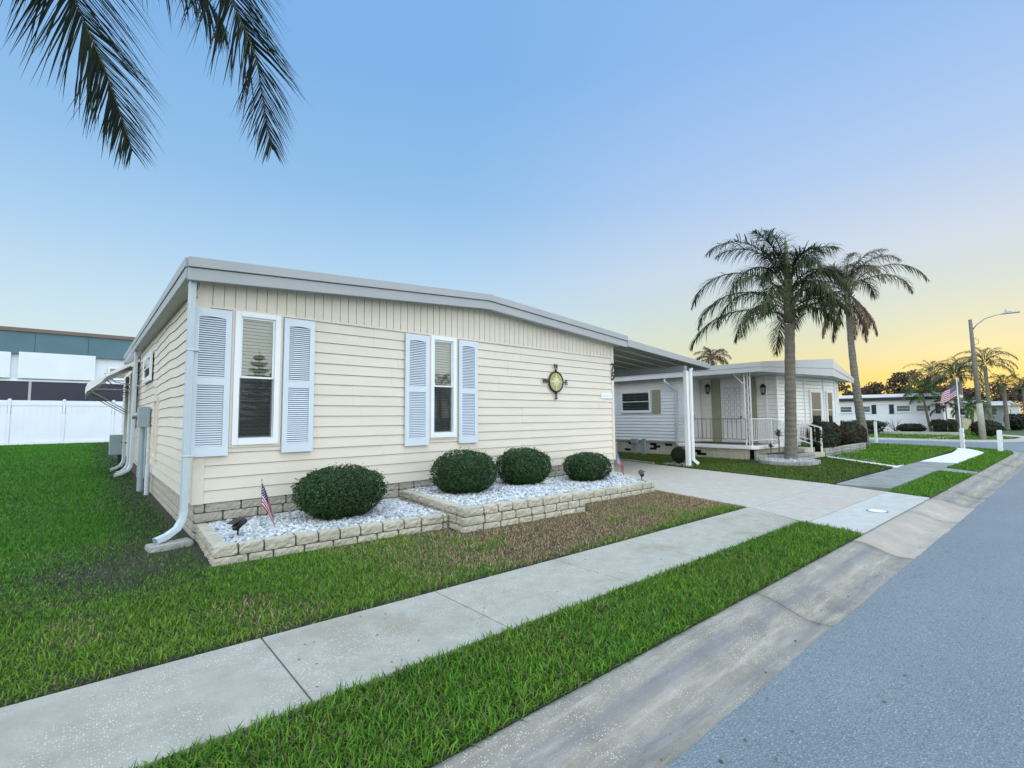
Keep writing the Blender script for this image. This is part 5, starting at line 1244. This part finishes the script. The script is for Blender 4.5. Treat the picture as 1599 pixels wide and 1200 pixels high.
# round cleanout cover in the apron
cv = MB(); cv.lathe([(.125, 0), (.125, .006), (.118, .008)], 28, (9.76, 1.88, .006)); o = cv.build('cleanout_cover', M['vinyl']); tag(o, 'round white cover set in the driveway apron by the kerb', 'utility cover')
rv = MB(); rv.lathe([(.15, 0), (.15, .003), (.13, .003)], 28, (9.76, 1.88, .006)); attach(rv.build('rim', simple('blue_rim', (.03, .14, .22), .5), None), o)
# ------------------------------------------------------------------ corner furniture
def bollard(label, loc, rz):
    rt = thing('bollard', label, 'bollard', loc, rz, group='white posts at the street corner')
    b = MB(); b.box(-.075, .075, -.045, .045, -.1, .86); b.add([(-.075, -.045, .86), (.075, -.045, .86), (.075, .045, .86), (-.075, .045, .86), (-.05, -.045, .90), (.05, -.045, .90), (.05, .045, .90), (-.05, .045, .90)], [(0, 1, 5, 4), (1, 2, 6, 5), (2, 3, 7, 6), (3, 0, 4, 7), (4, 5, 6, 7)])
    b.build('post', M['white'], rt, bevel=.008)
    for z in (.70, .42, .18):
        q = MB(); q.box(-.050, .045, -.052, -.046, z, z+.045); q.box(-.082, -.076, -.03, .03, z, z+.04); q.build('reflector', simple('reflector', (.25, .04, .03), .35), rt)
    return rt
bollard('white square post with dark marks at the end of the new sidewalk', (30.9, 2.52, 0), R(70)); bollard('white square post with dark marks in the grass at the street corner', (28.3, 1.17, 0), R(80))
o = MB().box(-.06, .06, -.06, .06, -.1, 1.2).build('marker_post', M['white'], bevel=.01); o.location = (32.0, 6.02, 0); tag(o, 'plain white post standing beside the leaning palm before the cross street', 'post')
lp = thing('street_lamp', 'tall grey wooden pole with a curved arm and lamp reaching right', 'street lamp', (40.6, 2.39, 0)); 
MB().tube([(0, 0, -.1), (.0, .1, 3.5), (0, .18, 7.4)], [.14, .12, .085], 14).build('pole', M['wood'], lp, smooth=True)
MB().tube([(0, 0, -.05), (.0, .05, 2.2)], [.165, .14], 14).build('base_sleeve', M['trunkconc'], lp, smooth=True)
MB().tube([(0, .10, 6.75), (0, -.1, 7.05), (0, -.45, 7.35), (0, -.9, 7.5), (0, -1.25, 7.53)], .03, 8).build('arm', M['steel'], lp, smooth=True)
hd = MB(); hd.box(-.13, .13, -1.95, -1.22, 7.50, 7.58); hd.box(-.10, .10, -1.62, -1.3, 7.58, 7.64); hd.tube([(0, -1.38, 7.6), (0, -1.38, 7.78)], .05, 8); hd.build('lamp_head', M['steel'], lp, bevel=.02)
MB().tube([(.05, .14, 6.3), (.05, -.12, 6.1), (.05, -.12, 5.9), (.05, .12, 5.8)], .012, 6).build('cable_loop', M['iron'], lp)
fp = thing('flag_pole', 'thin pale pole carrying a large stars and stripes flag across the cross street', 'flag', (42.6, 3.5, 0))
MB().tube([(0, 0, 0), (.0, .05, 3.9)], [.035, .025], 8).build('pole', M['white'], fp)
def ff(u, v): return (.08*math.sin(u*7+v*3), .08+u*.85*(1-.12*v), 2.72+v*.80-.55*u+.04*math.sin(u*8+v*2))
cloth(ff, 20, 10, fp)

# ------------------------------------------------------------------ far houses, trees, fence and the big building at the back
fence = thing('vinyl_fence', 'long white privacy fence at the back of the lawn', 'fence', (-4, 44, 0))
x = -24.0
fp_x = [-24.0+2.55*i for i in range(17)]
for i, x in enumerate(fp_x):
    b = MB(); b.box(x-.07, x+.07, 43.94, 44.06, -.1, 2.90); b.lathe([(.10, 0), (.10, .03), (.02, .08)], 4, (x, 44, 2.90)); attach(b.build('post', M['fence'], bevel=.01), fence)
    if i < len(fp_x)-1:
        b = MB(); b.box(x+.08, x+2.47, 43.96, 44.04, 2.55, 2.88); b.box(x+.08, x+2.47, 43.95, 44.05, .02, .22)
        xx = x+.09
        while xx < x+2.4: b.box(xx, xx+.294, 43.985, 44.012, .22, 2.55); xx += .297
        attach(b.build('panel', M['fence'], bevel=0), fence)
bb = thing('commercial_building', 'large white flat building with slate blue parapet and dark window band behind the fence', 'building', (0, 48, 0))
def BB(mb, nm, mt_, **k): return attach(mb.build(nm, mt_, **k), bb)
BY = 48
b = MB(); b.box(-40, 14, BY+.1, BY+20, -.1, 6.6); BB(b, 'wall', M['bwhite'])
b = MB()
for i in range(-14, 6): b.box(i*2.85+.01, i*2.85+2.84, BY-.15, BY+.09, 6.28, 7.86)
BB(b, 'parapet', M['teal'])
b = MB(); b.box(-40, 14.2, BY-.25, BY+20, 7.86, 8.12); BB(b, 'coping', M['brownroof'])
for x0, x1 in ((-18.6, -9.3), (-3.62, .45), (-8.8, -4.0)):
    b = MB(); b.box(x0, x1, BY-.16, BY+.09, 4.55, 6.36 if x0 > -9 and x0 < -3.7 else 6.42); BB(b, 'sign_panel', M['bwhite'], bevel=.01)
b = MB(); b.box(-20, 14, BY+.05, BY+.098, 2.0, 4.35); BB(b, 'window_band', M['navy'])
for x in (-2.98, -12, 6):
    b = MB(); b.box(x-.07, x+.07, BY+.0, BY+.05, 2.0, 4.35); BB(b, 'mullion', M['steel'])
b = MB(); b.box(-40, 14, BY-.02, BY+.098, 4.35, 4.47); BB(b, 'lintel', M['fence'])
lw = window(None, (1.2, BY+.0, 4.65), (1, 0), 2.1, 1.0, fr=.1, lower_screen=False, blinds=False, rec=.35); attach(lw, bb)
# far white house across the cross street
fh = thing('mobile_home', 'white mobile home with dark eave line across the cross street', 'house', (52, 9, 0))
def FH(mb, nm, mt_, **k): return attach(mb.build(nm, mt_, **k), fh)
b = MB(); b.box(52, 61, 5.25, 22, -.1, 2.95); FH(b, 'wall', M['nsiding'])
b = MB(); b.box(51.55, 61.6, 4.75, 22, 3.02, 3.30); FH(b, 'roof', M['white'], bevel=.03)
b = MB(); b.box(51.7, 61, 4.9, 22, 2.78, 3.02); FH(b, 'eave_band', M['navy'])
b = MB(); b.box(51.96, 51.999, 5.25, 22, 2.42, 2.78); FH(b, 'wall_panel', M['nwall'])
for y0_, z0_ in ((11.35, 1.68), (10.0, 1.68), (7.25, 1.70), (5.95, 1.70)):
    w_ = window(None, (51.995, y0_+1.05, z0_), (0, -1), 1.05, .68, fr=.07, lower_screen=False, slat=.3, rec=.35, blindmat=M['greybox'], cov=.55); attach(w_, fh)
for y0_ in (12.45, 9.65, 8.42, 5.4):
    b = MB(); b.box(51.95, 51.99, y0_, y0_+.32, 1.62, 2.42); FH(b, 'shutter', M['navy'])
# pale houses further along the street
def far_home(label, x0, x1, y0, y1, h, wallm, roofm, seedn):
    rt = thing('mobile_home', label, 'house', (x0, y0, 0)); 
    attach(MB().box(x0, x1, y0, y1, -.1, h).build('wall', wallm), rt); attach(MB().box(x0-.4, x1+.4, y0-.5, y1+.5, h, h+.28).build('roof', roofm, bevel=.02), rt)
    for k in range(3):
        yy = y0+.6+k*(y1-y0-1.2)/3
        w_ = window(None, (x0-.004, yy+1.1, 1.3), (0, -1), 1.1, .9, fr=.08, lower_screen=False, slat=.25, rec=.35, blindmat=M['greybox'], cov=.5); attach(w_, rt)
    for k in range(3):
        w_ = window(None, (x0+.8+k*2.8, y0-.004, 1.2), (1, 0), 1.3, 1.0, fr=.08, lower_screen=False, slat=.25, rec=.35, blindmat=M['greybox'], cov=.5); attach(w_, rt)
    attach(MB().box(x0+5, x0+6, y0-.05, y0-.002, .1, 2.1).build('door', M['taupe'], bevel=.01), rt)
    return rt
M['yellowish'] = simple('pale_yellow_wall', (.66, .62, .42), .6, .06, 1); M['bluewhite'] = simple('pale_blue_wall', (.52, .60, .66), .6, .06, 1)
far_home('pale yellow home between palms further down the street', 65, 74, 4.2, 12, 2.6, M['yellowish'], M['white'], 1)
far_home('pale blue home beside its carport near the right edge', 79, 88, 2.6, 12, 2.7, M['bluewhite'], M['roof'], 2)
far_home('small beige home farthest along the street at the right edge', 94, 104, 1.9, 10, 2.6, M['nwall'], M['nroof'], 3)
cpf = thing('carport', 'white flat carport in front of the pale blue home', 'carport', (76, 3.2, 0))
attach(MB().box(73.5, 79.0, 2.2, 6, 2.45, 2.62).build('roof', M['white'], bevel=.01), cpf)
for x, y in ((73.7, 2.3), (76.2, 2.3), (78.7, 2.3), (73.7, 5.9)): attach(MB().box(x-.06, x+.06, y-.06, y+.06, 0, 2.45).build('post', M['white']), cpf)
FGT, FGT2 = (.07, .085, .03), (.12, .12, .045)
FPG = 'palms beyond the cross street'
def fpalm(label, base, H_, lean, r0, r1, nf, L, seedn, t1=FGT, t2=FGT2, lleaf=.55, wl=.06, **k):
    return palm('palm_tree', label, base, H_, lean, r0*.72, r1*.72, nf, L, lleaf, wl*.7, 44, seedn, group=FPG, tint=t1, tint2=t2, boots=False, seg=2, **k)
fpalm('short green palm with thin leaning blue-grey trunk before the white far house', (50.5, 5.9, 0), 3.2, (0, .38), .14, .10, 18, 1.6, 31, (.06, .12, .03), (.10, .17, .04), crown_h=.5)
fpalm('dark thick-trunked palm just behind the flag', (49.5, 4.15, 0), 4.3, (0, .05), .26, .22, 20, 1.9, 32, (.05, .08, .03), (.10, .11, .04), crown_h=.6)
fpalm('tallest far palm with drooping crown right of the street lamp', (60, 2.95, 0), 5.9, (0, .12), .22, .19, 24, 2.4, 33, crown_h=.8)
fpalm('slim palm with purple-grey trunk near the carport', (66, 2.15, 0), 4.3, (0, .05), .24, .2, 18, 1.8, 34, crown_h=.5)
fpalm('pale feathery palm rising behind the white far house at left of the flag', (66, 7.4, 0), 5.6, (0, -.1), .22, .18, 22, 2.6, 35, (.20, .15, .06), (.28, .19, .08), crown_h=.6)
fpalm('pale feathery palm rising behind the flag', (70, 5.6, 0), 6.2, (0, -.1), .22, .18, 22, 2.5, 36, (.18, .15, .07), (.26, .19, .08), crown_h=.6)
fpalm('lush low green palm at the corner of the white far house', (50.8, 3.55, 0), 1.9, (0, -.1), .12, .10, 18, 1.4, 37, (.05, .13, .03), (.08, .18, .04), crown_h=.4)
fpalm('small dark palm in front of the white house corner', (49.0, 4.75, 0), 2.1, (0, .05), .06, .05, 12, 1.1, 38, (.03, .05, .02), (.05, .07, .03), crown_h=.3, lleaf=.4)
fpalm('distant palm at the right edge behind the last homes', (92, 1.3, 0), 5.0, (0, 0), .2, .18, 18, 2.6, 39, crown_h=.5)
palm('palm_tree', 'reddish palm crown showing above the roof between the two near houses', (31.7, 14.75, 0), 5.35, (0, 0), .16, .13, 22, 1.35, .42, .026, 40, 40, tint=(.10, .085, .04), tint2=(.17, .10, .06), boots=False, crown_h=.35, group=FPG)
def broadleaf(label, base, H_, rad, seedn, cols, n=3600, leaf=.20, trunk_r=.22, group='trees beyond the far houses'):
    rs = np.random.default_rng(seedn); rr = random.Random(seedn); rt = thing('tree', label, 'tree', base, group=group)
    tb = MB(); fork = Vector((0, 0, H_*.38)); tb.tube([(0, 0, -.1), (.1, 0, H_*.2), fork], [trunk_r, trunk_r*.8, trunk_r*.6], 10)
    cl = []
    for i in range(15):
        a = rr.uniform(0, 2*PI); q = rr.uniform(.15, 1)**.6; z = rr.uniform(.45, 1.0)
        cl.append(Vector((math.cos(a)*rad*q*.85, math.sin(a)*rad*q*.85, H_*z-.3*rad*q)))
    for c in cl: tb.tube([fork, fork.lerp(c, .5)+Vector((0, 0, -.15)), c], [trunk_r*.4, trunk_r*.22, .02], 6)
    tb.build('trunk', M['wood'], rt)
    ci = rs.integers(0, len(cl), n); cc_ = np.array([tuple(c) for c in cl])[ci]; sz = rad*.30
    d = rs.normal(size=(n, 3)); d /= np.linalg.norm(d, axis=1)[:, None]; P_ = cc_+d*sz*(rs.random((n, 1))**.45)*np.array((1.15, 1.15, .75))
    nn = rs.normal(size=(n, 3)); nn /= np.linalg.norm(nn, axis=1)[:, None]; a = np.cross(nn, rs.normal(size=(n, 3))); a /= np.linalg.norm(a, axis=1)[:, None]; b = np.cross(nn, a); s = leaf*rs.uniform(.5, 1.2, (n, 1))
    V = np.stack([P_-a*s, P_+b*s*.5, P_+a*s, P_-b*s*.5], 1).reshape(-1, 3); C = cols[rs.integers(0, len(cols), n)]*rs.uniform(.7, 1.3, (n, 1))
    np_mesh('crown', V, np.arange(n)[:, None]*4+np.array([[0, 1, 2, 3]]), M['leaf'], rt, colattr=np.repeat(C, 4, 0)); return rt
TC = np.array([(.09, .055, .04), (.06, .05, .03), (.12, .07, .045), (.05, .055, .03)])
broadleaf('small leafy tree at the left end above the far white roof', (76, 15.5, 0), 5.0, 2.2, 51, TC)
broadleaf('broad leafy tree right of the leaning palm above the far roof', (78, 13.0, 0), 6.3, 3.0, 52, TC)
broadleaf('tallest broad leafy tree above the middle of the far roof', (80, 10.6, 0), 7.2, 3.0, 53, TC)
DL_ = ['distant tree behind the far white roof, left one', 'distant tree behind the yellow home, middle one', 'distant tree behind the flag and yellow home', 'distant tree past the last homes in line with the street', 'distant tree at the right frame edge on the horizon', 'distant tree seen between the white house and leaning palm', 'distant tree far back beyond the neighbour roof', 'tree hidden far behind the neighbouring white house', 'tree behind the carport roof in the far block']
for i, (x, y, h, r_) in enumerate(((130, 22, 8, 6), (150, 14, 9, 6), (150, 7, 8, 6), (170, 0, 8.5, 6), (160, -6, 8, 6), (120, 30, 9, 6), (110, 40, 9, 6), (60, 60, 7, 5), (40, 58, 7, 5))):
    broadleaf(DL_[i], (x, y, 0), h, r_, 60+i, TC, 2200, .45, group='distant trees at the horizon')
# shrubs in front of the far house
bush('round_bush', 'dark low dome shrub under the windows of the far white house', (50.6, 7.15, .4), (.9, .95, .42), 1800, .07, HC2, 31, group='shrubs before the far house')
bush('round_bush', 'box shaped green shrub at the right corner of the far white house', (49.6, 5.0, .55), (.8, .8, .6), 2000, .08, HC2*1.3, 32, group='shrubs before the far house', boxy=4)
bush('hedge', 'long clipped green hedge left of the far white house windows', (46.5, 10.6, .55), (.5, 2.6, .55), 3500, .09, HC2*1.6, 33, cat='hedge', boxy=4)
bush('round_bush', 'dark shrub behind the street lamp foot', (49.5, 2.7, .5), (.8, .9, .6), 1800, .08, HC2, 34, group='shrubs before the far house')
bush('hedge', 'clipped dark hedge near the right edge by the last homes', (72, 1.65, .7), (3, .9, .8), 2500, .12, HC2, 35, cat='hedge', boxy=3)
bs = thing('bare_shrub', 'leafless grey twiggy shrub before the far white wall', 'shrub', (50.4, 8.1, 0)); mb = MB(); rr = random.Random(8)
for i in range(26):
    a = rr.uniform(0, 2*PI); p = Vector((0, 0, 0)); d = Vector((math.cos(a)*.4, math.sin(a)*.6, 1)).normalized(); pts = [Vector(p)]
    for k in range(4): p = p+d*.34; d = (d+Vector((rr.gauss(0, .3), rr.gauss(0, .3), .05))).normalized(); pts.append(Vector(p))
    mb.tube(pts, [.025, .018, .012, .008, .004], 4)
mb.build('branches', simple('twigs_grey', (.22, .2, .19), .9), bs)
wl2 = thing('edging_wall', 'long low pale wall along the lawn before the far house', 'wall', (47.6, 8, 0)); attach(MB().box(47.6, 47.8, 4.0, 20, -.1, .22).build('block_course', M['block'], bevel=.01), wl2)

# ------------------------------------------------------------------ trees across the street, seen mirrored in the front windows
def conifer(label, base, H_, r_, seedn):
    rt = thing('norfolk_pine', label, 'tree', base, group='pines across the street'); rr = random.Random(seedn)
    MB().tube([(0, 0, -.1), (0, 0, H_)], [.16, .02], 8).build('trunk', M['wood'], rt)
    V = []; Q = []; C = []
    tiers = 11
    for k in range(tiers):
        z = H_*(.16+.82*k/tiers); L = r_*(1-k/tiers)**.8+.15
        for j in range(9):
            a = j*2*PI/9+k*.4
            for q in range(26):
                f = q/26; p = Vector((math.cos(a)*L*f, math.sin(a)*L*f, z+.15*L*f+rr.gauss(0, .05))); s_ = Vector((-math.sin(a), math.cos(a), 0))*(.26*(1-f*.5)); d = Vector((math.cos(a), math.sin(a), rr.gauss(0, .6)))*.12
                b = len(V); V += [p-s_, p+d, p+s_, p-d]; Q.append((b, b+1, b+2, b+3)); C += [(.03, .055, .025)]*4
    np_mesh('crown', np.array(V), np.array(Q), M['leaf'], rt, colattr=np.array(C)); return rt
conifer('taller tiered pine standing across the street behind the viewer', (9.9, -25, 0), 6.9, 1.7, 1)
conifer('shorter tiered pine standing across the street behind the viewer', (11.4, -26, 0), 6.1, 1.3, 2)
palm('palm_tree', 'palm across the street mirrored in the second front window', (19.6, -14.5, 0), 3.6, (0, 0), .2, .15, 20, 2.2, .6, .05, 30, 77, tint=DG, tint2=DG2, boots=False, seg=2, crown_h=.5, group='palms along the street')

# fallen leaf bits on the pavement and in the gutter
lr = random.Random(31); V = []; Q = []; C = []
for i in range(150):
    x = lr.uniform(.2, 12) if i % 3 else lr.uniform(1, 8); kind = i % 3
    if kind == 0: y, z = swr(x)+lr.uniform(.02, .98), .017
    elif kind == 1: y, z = kerb_y(x)-lr.gauss(.48, .05), -.099
    else: y, z = road_y(x)-abs(lr.gauss(0, .25)), -.086
    a = lr.uniform(0, 6.28); l = lr.uniform(.006, .018); w_ = l*lr.uniform(.2, .5); c, q = math.cos(a), math.sin(a); b = len(V)
    V += [(x-c*l, y-q*l, z), (x-q*w_, y+c*w_, z+.004), (x+c*l, y+q*l, z), (x+q*w_, y-c*w_, z+.002)]; Q.append((b, b+1, b+2, b+3)); C += [lr.choice([(.10, .06, .03), (.05, .04, .03), (.16, .11, .05), (.06, .09, .03)])]*4
o = np_mesh('leaf_litter', np.array(V), np.array(Q), M['leaf'], colattr=np.array(C)); tag(o, kind='stuff')
